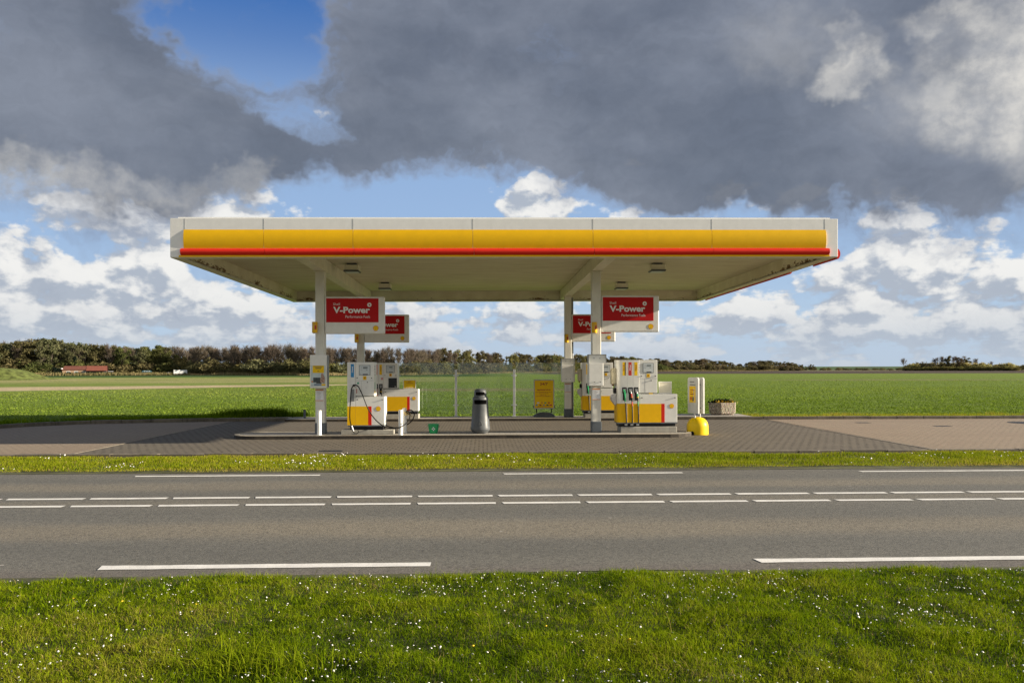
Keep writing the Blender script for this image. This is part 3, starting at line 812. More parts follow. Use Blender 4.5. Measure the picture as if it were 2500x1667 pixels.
def daisies(name, xy, zr, rr, label, stemh=(.03, .10), matl=None, stem=True):
    n = len(xy); V = []; F = []; mi = []
    hz = rng.uniform(zr[0], zr[1], n); rad = rng.uniform(rr[0], rr[1], n)
    k = 7
    for i in range(n):
        x, y = xy[i]; z = hz[i]; r = rad[i]
        tx, ty = rng.normal(0, .35, 2); b0 = len(V)
        V.append((x, y, z + r * .45))
        for j in range(k):
            a = 2 * math.pi * j / k; px, py = math.cos(a) * r, math.sin(a) * r
            V.append((x + px, y + py, z + px * tx + py * ty))
        for j in range(k): F.append((b0, b0 + 1 + j, b0 + 1 + (j + 1) % k)); mi.append(0)
        V.append((x, y, z - r * .55)); bb = len(V) - 1
        for j in range(k): F.append((bb, b0 + 1 + (j + 1) % k, b0 + 1 + j)); mi.append(0)
        if stem:
            sx, sy = x + rng.normal(0, .012), y + rng.normal(0, .012); c0 = len(V)
            V += [(sx - .0012, sy, .02), (sx + .0012, sy, .02), (x, y, z)]; F.append((c0, c0 + 1, c0 + 2)); mi.append(1)
    o = nmesh(name, np.array(V), np.array(F), [matl or M['petal'], M['grass']], np.full(len(V), .75), matidx=np.array(mi))
    return tag(o, label, None, None, 'stuff')
def near_daisies():
    m = 15000
    x = rng.uniform(-6.2, 6.2, m); y = rng.uniform(3.3, 6.8, m)
    d = vnoise(x, y, .8, 21) * .7 + vnoise(x, y, .3, 22) * .3
    dens = np.clip((d - .30) * 1.5, .22, 1) * np.clip(.62 + .07 * (x + 1.5), .45, .95)
    k = rng.uniform(0, 1, m) < dens * .85
    daisies('daisies', np.stack([x[k], y[k]], -1), (.045, .085), (.0054, .0086), 'small white daisies with folded petals scattered in the near verge')
    m = 16
    daisies('dandelions', np.stack([rng.uniform(-4, 4.5, m), rng.uniform(4.3, 6.6, m)], -1), (.06, .10), (.008, .013), 'a few yellow dandelions among the daisies', matl=M['dandelion'])
near_daisies()

def middle_grass():
    n = 210000
    x = rng.uniform(-19, 19, n); y = rng.uniform(14.02, 17.45, n)
    lo = 14.16 + .05 * np.sin(x * .9 + 2) + .06 * np.sin(x * .31) + .10 * vnoise(x, x * 0, .5, 31)
    hi = 17.42 - .16 * vnoise(x, x * 0 + 3, .6, 33) - .35 * (vnoise(x, x * 0 + 7, 2.0, 37) > .72)
    k = (y > lo) & (y < hi); x, y = x[k], y[k]; n = len(x)
    c1 = vnoise(x, y, .7, 41); c2 = vnoise(x, y, .25, 42); c3 = vnoise(x, y * 1.5, 2.2, 43)
    e = np.clip((y - 14.1) / .5, 0, 1); e2 = np.clip((17.4 - y) / .35, 0, 1)
    h = (.025 + .05 * rng.uniform(0, 1, n) ** 1.4) * (.4 + 1.0 * c1) * (.5 + .5 * e) * (.55 + .45 * e2)
    w = rng.uniform(.006, .012, n)
    tint = .12 + .38 * c3 + .25 * (c2 - .35) + rng.normal(0, .11, n) + .28 * (1 - e) + .30 * (1 - e2)
    dry = rng.uniform(0, 1, n) < .05 + .18 * (1 - e); tint[dry] = rng.uniform(.7, 1, dry.sum())
    blades('verge_grass', np.stack([x, y, mid_z(y) + .03 * c1], -1), h, w, M['verge'], tint, 'sunlit grass strip between the road and the forecourt', lean=.9)
    m = 4200; x = rng.uniform(-16, 14, m); y = rng.uniform(14.6, 17.1, m)
    d = vnoise(x, y, 1.1, 51); k = (d > .58) & (rng.uniform(0, 1, m) < np.where(x < -1.5, .30, .10))
    daisies('verge_daisies', np.stack([x[k], y[k]], -1), (.03, .07), (.013, .021), 'patches of white daisies in the strip before the forecourt', stem=False)
middle_grass()

def rear_grass():
    n = 26000
    x = rng.uniform(-26, -6.9, n); base = np.interp(x, [-26, -15.4, -14.3, -13.4, -11.6, -9.6, -7], [25.4, 25.6, 27.3, 27.9, 28.5, 28.95, 29.8])
    y = base + .15 + rng.uniform(0, 1, n) ** 1.4 * 2.2
    c = vnoise(x, y, 1.2, 61)
    h = (.10 + .18 * rng.uniform(0, 1, n)) * (.45 + .9 * c)
    tint = .05 + .35 * c + rng.normal(0, .10, n)
    tx = rng.normal(-8.75, .55, 2600); ty = rng.normal(29.95, .22, 2600)
    tx2 = rng.normal(-7.75, .25, 1200); ty2 = rng.normal(30.0, .2, 1200)
    X = np.concatenate([x, tx, tx2]); Y = np.concatenate([y, ty, ty2])
    H = np.concatenate([h, rng.uniform(.22, .52, 2600), rng.uniform(.25, .55, 1200)]); T = np.concatenate([tint, rng.uniform(.0, .28, 3800)])
    Y = np.maximum(Y, 0)
    blades('tall_grass', np.stack([X, Y, np.full(len(X), .0)], -1), H, rng.uniform(.012, .022, len(X)), M['grass'], T, 'dark rank grass with two tall tufts behind the curved kerb', lean=.6)
    n = 20000
    x = rng.uniform(9.6, 30, n); y = 28.85 + rng.uniform(0, 1, n) ** 1.2 * 1.9
    k = ~((x < 10.0) & (y < 30.75)); x, y = x[k], y[k]; n = len(x)
    c = vnoise(x, y, .8, 71)
    blades('kerb_grass', np.stack([x, y, np.full(n, -.02)], -1), (.08 + .12 * rng.uniform(0, 1, n)) * (.6 + .7 * c), rng.uniform(.012, .02, n), M['verge'], .35 + .4 * c + rng.normal(0, .12, n), 'yellowed grass fringe behind the sunlit kerb')
rear_grass()

def crop():
    def leaves(n, y0, y1, size, dens_pow):
        y = y0 + (y1 - y0) * rng.uniform(0, 1, n) ** dens_pow
        x = rng.uniform(-1, 1, n) * (y * .72 + 3) + y * .037
        base = np.interp(x, [-40, -15.4, -12, -9, 9.5, 60], [27.5, 28.5, 30.4, 31.2, 30.6, 30.2])
        k = y > base
        return x[k], y[k], size
    parts = [leaves(110000, 30.0, 46, .075, 1.1), leaves(90000, 46, 80, .105, 1.0), leaves(30000, 80, 130, .14, 1.0)]
    V = []; T = []
    for x, y, s in parts:
        c = vnoise(x, y, 1.1, 81) * .6 + vnoise(x, y * .6, 4.0, 82) * .4
        sparse = (vnoise(x, y, 5.0, 85) > .74) & (y < 60)
        patch = ((x - 1) / 17) ** 2 + ((y - 74) / 8) ** 2 < .7
        strip = (x < -10) & (y > np.minimum(115 + .95 * x, 101) - 7)
        k = (rng.uniform(0, 1, len(x)) < .40 + .7 * c) & ~(patch & (rng.uniform(0, 1, len(x)) < .85)) & ~strip
        x, y, c = x[k], y[k], c[k]; n = len(x)
        sz = s * rng.uniform(.6, 1.3, n) * (.7 + .6 * c)
        a = rng.uniform(0, 2 * np.pi, n); el = rng.uniform(.05, .85, n)
        d = np.stack([np.cos(a) * np.cos(el), np.sin(a) * np.cos(el), np.sin(el)], -1) * sz[:, None]
        sd = np.stack([-np.sin(a), np.cos(a), np.zeros(n)], -1) * (sz * .28)[:, None]
        p = np.stack([x, y, terrain_z(x, y) + .01], -1)
        V.append(np.stack([p, p + d * .55 + sd, p + d, p + d * .55 - sd], 1).reshape(-1, 3))
        tt = .16 + .42 * c + rng.normal(0, .12, n) + np.where(x < -5, .14, 0) + np.clip((y - 40) / 90, 0, .3); T.append(np.repeat(tt, 4))
    V = np.concatenate(V); T = np.concatenate(T); F = np.arange(len(V)).reshape(-1, 4)
    o = nmesh('crop_leaves', V, F, M['crop'], np.clip(T, 0, 1)); tag(o, 'young green crop covering the flat field', None, None, 'stuff')
crop()

# ================================================================== CANOPY
CX0, CX1, CY0, CY1, CZ0, CZ1 = -7.30, 8.56, 18.90, 31.0, 4.47, 5.38
def tilt(o):
    """the roof falls slightly to the west"""
    me = o.data; off = org(o)
    for v in me.vertices: v.co.z += (v.co.x + off[0] - CX0) * .0040
    return o
can = thing('canopy', 'long flat forecourt canopy with white, yellow and red edge on four columns', 'canopy', (.63, 24.95, .1))
b = MB()
for bx_ in ((CX0, CX1, CY0, CY0 + .16), (CX0, CX1, CY1 - .16, CY1), (CX0, CX0 + .16, CY0 + .163, CY1 - .163), (CX1 - .16, CX1, CY0 + .163, CY1 - .163)):
    b = MB(); b.box(*bx_, CZ0, CZ1); tilt(b.build('fascia', M['white_fascia'], can, bevel=.006))
b = MB(); b.box(CX0 + .17, CX1 - .17, CY0 + .05, CY1 - .05, CZ1 + .003, CZ1 + .035); tilt(b.build('roof_capping', M['white_fascia'], can))
b = MB(); b.box(CX0 + .165, CX1 - .165, CY0 + .165, CY1 - .165, CZ0 + .38, CZ0 + .44); tilt(b.build('soffit', M['deck'], can))
for bx_ in ((CX0 + .163, CX0 + .20, CY0 + .163, CY1 - .163), (CX1 - .20, CX1 - .163, CY0 + .163, CY1 - .163), (CX0 + .203, CX1 - .203, CY1 - .20, CY1 - .163), (CX0 + .203, CX1 - .203, CY0 + .163, CY0 + .20)):
    b = MB(); b.box(*bx_, CZ0 + .05, CZ0 + .378); tilt(b.build('inner_band', M['rusty'], can))
for bx_ in ((CX0 + .01, CX1 - .01, CY0 + .01, CY0 + .25), (CX0 + .01, CX1 - .01, CY1 - .25, CY1 - .01), (CX0 + .01, CX0 + .25, CY0 + .253, CY1 - .253), (CX1 - .25, CX1 - .01, CY0 + .253, CY1 - .253)):
    b = MB(); b.box(*bx_, CZ0 - .014, CZ0 - .003); tilt(b.build('bottom_lip', M['cream'], can))
# bulged yellow panels and the red tube, in five lengths
def bulge(z0, z1, p, n=10):
    return [(-(p * (1 - ((2 * i / n) - 1) ** 2)), z0 + (z1 - z0) * i / n) for i in range(n + 1)]
seams = [-6.99, -5.13, -3.05, -.23, 2.63, 5.49, 8.27]
for xa, xb in zip(seams[:-1], seams[1:]):
    b = MB()
    pr = [(CY0 - .001 + y, z) for y, z in bulge(CZ0 + .205, CZ0 + .645, .032)]
    poly = pr[::-1] + [(CY0 + .003, CZ0 + .205), (CY0 + .003, CZ0 + .645)][::1]
    b.prism([(p[0], p[1]) for p in poly], 'x', xa + .004, xb - .004)
    tilt(b.build('yellow_panel', M['yellow'], can, smooth=True, fix=True))
for xa, xb in zip(seams[:-1], seams[1:]):
    b = MB()
    dx = -.06 if xa == seams[0] else .03; ex = .07 if xb == seams[-1] else .03
    poly = [(CY0 + .0 - .075 * math.sin(a), CZ0 + .122 + .080 * math.cos(a)) for a in np.linspace(0.02, math.pi - .02, 12)]
    b.prism(poly, 'x', xa + dx + .004, xb + ex - .004)
    tilt(b.build('red_tube', M['red'], can, smooth=True, fix=True))
for ya, yb in ((18.93, 20.35), (21.9, 25.9), (25.93, 30.35)):
    b = MB()
    poly = [(CX1 + .075 * math.sin(a), CZ0 + .07 + .125 * math.cos(a)) for a in np.linspace(0.02, math.pi - .02, 12)]
    b.prism(poly, 'y', ya, yb)
    tilt(b.build('red_tube', M['red'], can, smooth=True, fix=True))
b = MB(); b.prism([(CX1 - .001, CZ0 + .20), (CX1 + .045, CZ0 + .16), (CX1 + .045, CZ0 + .0), (CX1 - .001, CZ0 - .02)][::-1], 'y', 20.36, 21.88); tilt(b.build('tube_backing', M['cream'], can, fix=True))
b = MB(); b.box(CX0 + .2, CX1 - .2, CY0 - .006, CY0 - .001, CZ0 + .0, CZ0 + .045); tilt(b.build('yellow_trim', M['yellow'], can))
for xs_ in seams:
    xs_ += .03 if xs_ == seams[0] else -.03 if xs_ == seams[-1] else 0
    b = MB(); b.box(xs_ - .004, xs_ + .004, CY0 - .0025, CY0 - .0005, CZ0 + .65, CZ1 - .01); tilt(b.build('panel_joint', M['inkgrey'], can))
for cx in (-4.41, 3.135):
    b = MB(); b.box(cx - .14, cx + .14, CY0 + .21, CY1 - .21, CZ0 + .035, CZ0 + .375)
    tilt(b.build('beam', M['cream'], can, bevel=.008))
COLS = [(-4.41, 21.88), (3.135, 21.98), (-4.41, 29.0), (3.135, 29.3)]
for i, (cx, cy) in enumerate(COLS):
    top = CZ0 + .032 + (cx - CX0) * .004
    b = MB(); b.box(cx - .125, cx + .125, cy - .125, cy + .125, .094, top); c = b.build('column', M['column'], can, bevel=.018, seg=3)
    b = MB(); b.box(cx - .14, cx + .14, cy - .14, cy + .14, .096, .40); b.build('column_base', M['darkgrey'], c, bevel=.02)
    b = MB(); b.box(cx - .17, cx + .17, cy - .17, cy + .17, top - .022, top - .002); b.build('head_plate', M['cream'], c)
    if i != 2:
        za, zb = (1.0, 1.30) if i < 2 else (1.02, 1.32)
        yf = cy - .1275; x0, x1 = cx - .115, cx + .095
        b = MB(); b.box(x0, x1, yf - .004, yf, za, zb); nt = b.build('notice', M['paper'], c)
        b = MB(); b.box(x0 - .01, x1 + .0, yf - .0065, yf - .0045, zb - .022, zb + .002); b.build('notice_bar', M['orange'], c)
        b = MB(); b.box(x0 - .01, x1, yf - .0065, yf - .0045, za - .002, za + .014); b.build('notice_bar', M['orange'], c)
        b = MB()
        for k in range(7):
            z = zb - .055 - k * .033; b.box(x0 + .03, x0 + .045, yf - .006, yf - .0045, z - .006, z + .006); b.box(x0 + .055, x0 + .055 + .1 * (.6 + .4 * ((k * 37) % 10) / 10), yf - .006, yf - .0045, z - .004, z + .004)
        b.build('notice_print', M['inkgrey'], c)
# dark pipe standing for the dark strip beside the far right column
rp = thing('dark_pipe', 'dark slim pipe behind the far right canopy column', 'pipe', (3.30, 29.32, .1))
b = MB(); b.tube([(3.315, 29.36, .09), (3.315, 29.36, 4.5)], .04, 10); b.build('pipe', M['midgrey'], rp, smooth=True)
for z_ in (1.5, 3.2):
    b = MB(); b.box(3.262, 3.36, 29.31, 29.33, z_, z_ + .04); b.build('clip', M['steel'], rp)

# ceiling lamps
def lamp(cx, cy, cz, label):
    cz = CZ0 + .378 + (cx - CX0) * .004
    L = thing('ceiling_lamp', label, 'lamp', (cx, cy, cz), 'lamps under the canopy roof')
    b = MB(); b.box(cx - .13, cx + .13, cy - .13, cy + .13, cz - .05, cz + .01); b.build('mount', M['darkgrey'], L)
    b = MB(); b.box(cx - .20, cx + .20, cy - .20, cy + .20, cz - .20, cz - .05); b.build('housing', M['cream'], L, bevel=.01)
    b = MB(); b.prism([(cx - .20, cz - .20), (cx - .225, cz - .22), (cx - .195, cz - .245), (cx + .195, cz - .245), (cx + .225, cz - .22), (cx + .20, cz - .20)], 'y', cy - .22, cy + .22); r = b.build('rim', M['darkgrey'], L, fix=True)
    b = MB(); b.box(cx - .18, cx + .18, cy - .18, cy + .18, cz - .252, cz - .246); b.build('diffuser', M['screen'], r)
lamp(-3.72, 22.9, 0, 'ceiling lamp just right of the front left column, under the soffit')
lamp(-3.38, 27.8, 0, 'ceiling lamp over the far left pump, under the soffit')
lamp(5.05, 22.9, 0, 'ceiling lamp in front right part of the soffit, above the right sign')
lamp(4.86, 27.8, 0, 'ceiling lamp over the far right pump, under the soffit')

# ================================================================== EMBLEM, SIGNS
def emblem(cx, cz, w, y, parent, name='emblem'):
    """scallop emblem: red outline plate with yellow fan and ribs"""
    def outline(s):
        pts = []; R_ = w / 2 * s
        lobes = 7; a0, a1 = R(200), R(-20)
        n = lobes * 5
        for i in range(n + 1):
            f = i / n; a = a0 + (a1 - a0) * f
            r = R_ * (1 + .045 * abs(math.sin(math.pi * lobes * f)) - .02)
            pts.append((cx + r * math.cos(a), cz + .05 * w + r * math.sin(a) * .95))
        pts += [(cx + R_ * .62, cz - .34 * w * s), (cx + R_ * .50, cz - .44 * w * s), (cx - R_ * .50, cz - .44 * w * s), (cx - R_ * .62, cz - .34 * w * s)]
        return pts[::-1]
    b = MB(); b.prism(outline(1.0), 'y', y - .004, y - .001); e = b.build(name, M['red_print'], parent, fix=True)
    b = MB(); b.prism(outline(.90), 'y', y - .006, y - .0042); f = b.build('shell_fan', M['yellow_print'], e, fix=True)
    b = MB()
    for k in range(-2, 3):
        a = R(90 + k * 27); q = (math.sin(a), -math.cos(a)); t_ = .0045 * w
        x0_, z0_ = cx + k * .012 * w, cz - .28 * w; x1_, z1_ = cx + math.cos(a) * w * .37, cz + .05 * w + math.sin(a) * w * .35
        b.add([(x0_ - q[0] * t_, y - .0064, z0_ - q[1] * t_), (x0_ + q[0] * t_, y - .0064, z0_ + q[1] * t_), (x1_ + q[0] * t_, y - .0064, z1_ + q[1] * t_), (x1_ - q[0] * t_, y - .0064, z1_ - q[1] * t_)], [(0, 1, 2, 3)])
    b.build('rib', M['red_print'], e)
    return e

def fuel_sign(x0, yc, z0, label):
    S = thing('fuel_sign', label, 'sign', (x0, yc, z0), 'red fuel signs hung on the canopy columns')
    w, h, yf = 1.61, 1.01, yc - .09
    b = MB(); b.box(x0, x0 + w, yc - .09, yc + .09, z0, z0 + h); b.build('sign_box', M['white'], S, bevel=.035, seg=4)
    for z_ in (z0 + .1, z0 + h - .2):
        b = MB(); b.box(x0 - .02, x0, yc - .05, yc + .05, z_, z_ + .1); b.build('bracket', M['midgrey'], S)
    px0, px1, pz0, pz1 = x0 + .04, x0 + 1.45, z0 + .31, z0 + .96
    b = MB(); b.box(px0, px1, yf - .006, yf - .0005, pz0, pz1); p = b.build('red_panel', M['red_panel'], S)
    W, H = px1 - px0, pz1 - pz0
    X = lambda f: px0 + W * f
    Z = lambda f: pz1 - H * f
    y = yf - .0085
    lettering('Shell', M['letter'], X(.134), X(.262), Z(.288), Z(.190), y, p, bold=.0)
    lettering('V-Power', M['letter'], X(.134), X(.836), Z(.620), Z(.353), y, p, bold=.035)
    lettering('Performance Fuels', M['letter'], X(.368), X(.838), Z(.818), Z(.708), y, p, bold=.0)
    b = MB(); cx, cz, ro, ri = X(.826), Z(.270), .058, .022; n = 20
    vs = [(cx + ro * (1 + .05 * math.cos(8 * 2 * math.pi * i / n)) * math.cos(2 * math.pi * i / n), y, cz + ro * math.sin(2 * math.pi * i / n)) for i in range(n)] + [(cx + ri * math.cos(2 * math.pi * i / n), y, cz + ri * math.sin(2 * math.pi * i / n)) for i in range(n)]
    b.add(vs, [(i, (i + 1) % n, n + (i + 1) % n, n + i) for i in range(n)]); b.build('ring_mark', M['letter'], p, fix=True)
    emblem(x0 + 1.373, z0 + .145, .15, yf, S)
    return S
sg = fuel_sign(-4.275, 21.83, 2.81, 'red and white fuel sign on the front left column, fully in shade')
for x0, yc, z0, lb in ((3.275, 21.98, 2.865, 'red and white fuel sign on the front right column, its corner catching sun'),
                       (-4.275, 29.0, 2.83, 'red fuel sign on far left column, its left half hidden by the nearer sign'),
                       (3.275, 29.28, 2.865, 'red fuel sign on far right column, half hidden by the nearer column')):
    c = copy_tree(sg); c.location = (x0, yc, z0); c['label'] = lb

def marker(cx, cy, label):
    T = thing('pump_marker', label, 'marker', (cx, cy, 2.83), 'yellow half-round markers on the columns')
    b = MB(); b.lathe([(.07, 2.835), (.074, 2.84), (.074, 3.125), (.07, 3.13)], cx, cy, 18); s = b.build('shell', M['yellow_tube'], T, smooth=True)
    b = MB(); b.box(cx - .05, cx + .06, cy - .02, cy + .02, 2.815, 2.834); b.build('cap', M['white'], T)
    b = MB(); b.prism([(cx + .01, 2.93), (cx + .055, 2.93), (cx + .055, 3.05), (cx + .01, 3.02)], 'y', cy - .078, cy - .070); b.build('red_flash', M['red_print'], T, fix=True)
marker(-4.53, 21.68, 'yellow half-round marker on the front left column, projecting past its left edge')
marker(3.065, 21.78, 'yellow half-round marker on the front right column, partly sunlit')
marker(-4.53, 28.8, 'yellow half-round marker on the far left column, under the front sign')
marker(3.065, 29.1, 'yellow half-round marker on the far right column')

# ================================================================== COLUMN BOXES
def poster_box():
    P = thing('poster_case', 'white box with a yellow and photo poster on the front left column', 'poster case', (-4.39, 21.6, 1.35))
    b = MB(); b.box(-4.61, -4.165, 21.43, 21.752, 1.35, 2.235); b.build('case', M['white'], P, bevel=.012)
    b = MB(); b.box(-4.164, -4.158, 21.47, 21.73, 1.37, 2.225); b.build('side_panel', M['midgrey'], P)
    y = 21.43
    b = MB(); b.box(-4.58, -4.195, y - .004, y - .0005, 1.40, 1.955); po = b.build('poster', mat('poster_pale', (.50, .58, .57), .4, var=.1), P)
    b = MB(); b.box(-4.535, -4.235, y - .006, y - .0042, 1.755, 1.95); ye = b.build('yellow_block', M['yellow_print'], po)
    b = MB()
    for z, f in ((1.925, .26), (1.895, .18), (1.868, .14), (1.80, .05)):
        b.box(-4.385 - f / 2, -4.385 + f / 2, y - .0075, y - .0062, z - .007, z + .007)
    b.build('poster_print', M['ink'], ye)
    b = MB(); b.box(-4.52, -4.33, y - .006, y - .0042, 1.50, 1.63); b.box(-4.44, -4.30, y - .0062, y - .0042, 1.47, 1.60); b.build('dark_picture', mat('poster_dark', (.045, .055, .055), .4, var=.5, vscale=30), po)
    b = MB(); b.prism([(-4.33, 1.50), (-4.22, 1.47), (-4.21, 1.62), (-4.25, 1.70), (-4.255, 1.745), (-4.295, 1.75), (-4.315, 1.70), (-4.31, 1.64), (-4.34, 1.58)], 'y', y - .0075, y - .0064); b.build('picture_figure', mat('poster_skin', (.38, .24, .18), .4, var=.5, vscale=22), po, fix=True)
    b = MB(); b.box(-4.30, -4.20, y - .009, y - .0077, 1.415, 1.46); b.build('yellow_tab', M['yellow_print'], po)
    b = MB(); b.box(-4.565, -4.53, y - .006, y - .0042, 1.50, 1.54); b.build('red_tab', M['orange'], po)
    b = MB(); b.box(-4.50, -4.24, y - .006, y - .0042, 1.42, 1.46); b.build('blue_tab', mat('poster_blue', (.16, .22, .30), .4), po)
poster_box()
def terminal(cx, yf, z0, label, splay=.10):
    """hooded housing: open recess above a projecting body with a splayed right side"""
    T = thing('column_box', label, 'box', (cx, yf + .2, z0), 'hooded boxes on the right columns')
    x0, x1 = cx - .245, cx + .245; zt = z0 + .86; zm = z0 + .62
    b = MB(); b.box(x0, x0 + .012, yf - .02, yf + .25, zm, zt); b.box(x1 - .012, x1, yf - .02, yf + .25, zm, zt); b.box(x0 + .012, x1 - .012, yf - .02, yf + .25, zt - .012, zt)
    b.build('hood', M['midgrey'], T)
    b = MB(); b.box(x0 + .012, x1 - .012, yf + .02, yf + .03, zm, zt - .012); rc = b.build('recess_back', M['white'], T)
    b = MB()
    for dx in (-.09, .07): b.tube([(cx + dx, yf + .021, zt - .11), (cx + dx, yf + .0, zt - .11)], .011, 8)
    b.build('bolt', M['darkgrey'], rc)
    b = MB(); b.prism([(x0 + .0, yf - .12), (x1 - max(splay, .10), yf - .12), (x1 - (.0 if splay > .05 else .09), yf + .0), (x1 - (.0 if splay > .05 else .09), yf + .25), (x0, yf + .25)], 'z', z0, zm - .003); bd = b.build('body', M['white'], T, bevel=.012, fix=True)
    b = MB()
    for dx in (-.09, .07): b.tube([(cx + dx, yf - .119, z0 + .11), (cx + dx, yf - .135, z0 + .11)], .011, 8)
    b.build('lock', M['black'], bd)
    return T
terminal(3.12, 21.60, 1.385, 'white hooded box on the front right column, its hood open at the top', splay=0)
terminal(3.115, 28.95, 1.385, 'white hooded box on the far right column above the grass')

# ================================================================== PUMPS
def nozzle(X, yf, zt, col, parent, hose_to, boot=True, zoff=0.0, kind='green'):
    """boot, nozzle in it and hose hanging down"""
    b = MB(); b.prism([(X - .062, zt), (X + .062, zt), (X + .062, zt - .14), (X + .035, zt - .19), (X + .035, zt - .36), (X - .045, zt - .36), (X - .045, zt - .19), (X - .062, zt - .14)][::-1], 'y', yf - .010, yf - .001)
    bt = b.build('nozzle_boot', M['black'], parent, fix=True)
    b = MB(); b.box(X - .035, X + .038, yf - .012, yf - .0105, zt - .13, zt - .035); b.build('boot_frame', M['midgrey'], bt)
    if kind == 'cover':
        b = MB(); b.tube([(X - .02, yf - .04, zt - .085), (X - .012, yf - .085, zt - .12), (X + .004, yf - .08, zt - .30), (X + .012, yf - .06, zt - .40)], .026, 8, r2=.020)
        nz = b.build('nozzle', col, parent, smooth=True)
        b = MB(); b.tube([(X + .012, yf - .06, zt - .395), (X + .014, yf - .058, zt - .43)], .014, 8); b.build('swivel', M['alu'], nz)
        end = (X + .014, yf - .058, zt - .42)
    else:
        b = MB(); b.tube([(X, yf - .03, zt - .09), (X + .012, yf - .065, zt - .14), (X + .018, yf - .072, zt - .20)], .013, 8); nz = b.build('nozzle', M['alu'], parent, smooth=True)
        b = MB(); b.tube([(X + .014, yf - .068, zt - .17), (X + .026, yf - .075, zt - .28)], .020, 8); b.build('grip', col, nz, smooth=True)
        b = MB(); b.lathe([(.001, zt - .29), (.026, zt - .285), (.026, zt - .265), (.001, zt - .26)], X + .026, yf - .10, 10); b.build('disc', M['yellow_print'] if kind == 'green' else M['orange'], nz)
        b = MB(); b.tube([(X + .026, yf - .07, zt - .28), (X + .034, yf - .06, zt - .40)], .017, 8); b.build('swivel', M['black'], nz, smooth=True)
        b = MB(); b.tube([(X + .034, yf - .06, zt - .39), (X + .042, yf - .055, zt - .52)], .019, 8, r2=.015); b.build('sleeve', col, nz, smooth=True)
        end = (X + .042, yf - .055, zt - .51)
    b = MB(); pts = []
    ex, ey, ez = end; hx, hz = hose_to
    for i in range(13):
        f = i / 12; pts.append((ex + (hx - ex) * f, ey - .025 * math.sin(math.pi * f), ez + (hz - ez) * f))
    b.tube(pts, .0145, 8); b.build('hose', M['rubber'], parent, smooth=True)

def display(x0, x1, z0, z1, yf, parent, num, label_dx=0.0, frame=True):
    b = MB(); b.box(x0, x1, yf - .008, yf - .001, z0, z1); d = b.build('display', M['darkgrey'], parent)
    b = MB(); b.box(x0 + .012, x1 - .012, yf - .0095, yf - .0082, z0 + .012, z1 - .012); b.build('display_face', M['screen'], d)
    w, h = x1 - x0, z1 - z0
    b = MB(); b.box(x0 + w * .36, x0 + w * .76, yf - .011, yf - .0097, z0 + h * .64, z0 + h * .84); b.box(x0 + w * .62, x0 + w * .76, yf - .011, yf - .0097, z0 + h * .49, z0 + h * .54); b.build('lcd', M['lcd'], d)
    b = MB()
    for f in (.78, .68, .52): b.box(x0 + w * .12, x0 + w * .30, yf - .011, yf - .0097, z0 + h * f - .004, z0 + h * f + .004)
    b.box(x0 + w * .08, x0 + w * .18, yf - .011, yf - .0097, z0 + h * .12, z0 + h * .16)
    b.build('display_print', M['inkgrey'], d)
    b = MB(); b.box(x0 + w * .34, x0 + w * .78, yf - .012, yf - .0097, z0 + h * .03, z0 + h * .12); b.build('card_slot', M['black'], d)
    cx = (x0 + x1) / 2
    if num:
        b = MB(); b.box(cx - .045, cx + .045, yf - .004, yf - .001, z0 - .125, z0 - .025); n = b.build('number_plate', M['yellow_print'], parent)
        lettering(num, M['darkred'], cx - .020, cx + .020, z0 - .105, z0 - .045, yf - .0055, n, name='number', bold=.03)

def grade(x0, x1, z0, z1, yf, m, parent, strip=None, word=None):
    b = MB(); b.box(x0, x1, yf - .004, yf - .001, z0, z1); g = b.build('grade_label', m, parent)
    if strip: b = MB(); b.box(x1 - (x1 - x0) * .28, x1, yf - .0055, yf - .0042, z0, z1); b.build('label_stripe', M['black'], g)
    # upright word, read from below: strokes stacked up the strip
    wm = M['letter'] if m in (M['red_print'], M['blue']) else M['darkred']
    if word:
        o = lettering(word, wm, 0, 1, 0, 1, 0, g, bold=.03)
        me = o.data; off = org(g); cxm = (x0 + x1) / 2 - (.012 if strip else 0); wd = (x1 - x0) * .42; ln = (z1 - z0) * .45; zs = z0 + (z1 - z0) * .36
        for v in me.vertices:
            u, w_ = v.co.x + off[0], v.co.z + off[2]
            v.co = (cxm + wd * (.5 - w_) - off[0], yf - .0056 - off[1], zs + ln * u - off[2])

def locks(pts, yf, parent):
    for x, z in pts:
        b = MB(); b.lathe([(.014, 0), (.014, .001)], 0, 0, 10)
        c = MB(); c.tube([(x, yf + .001, z), (x, yf - .022, z)], .0135, 10); c.build('lock', M['black'], parent)

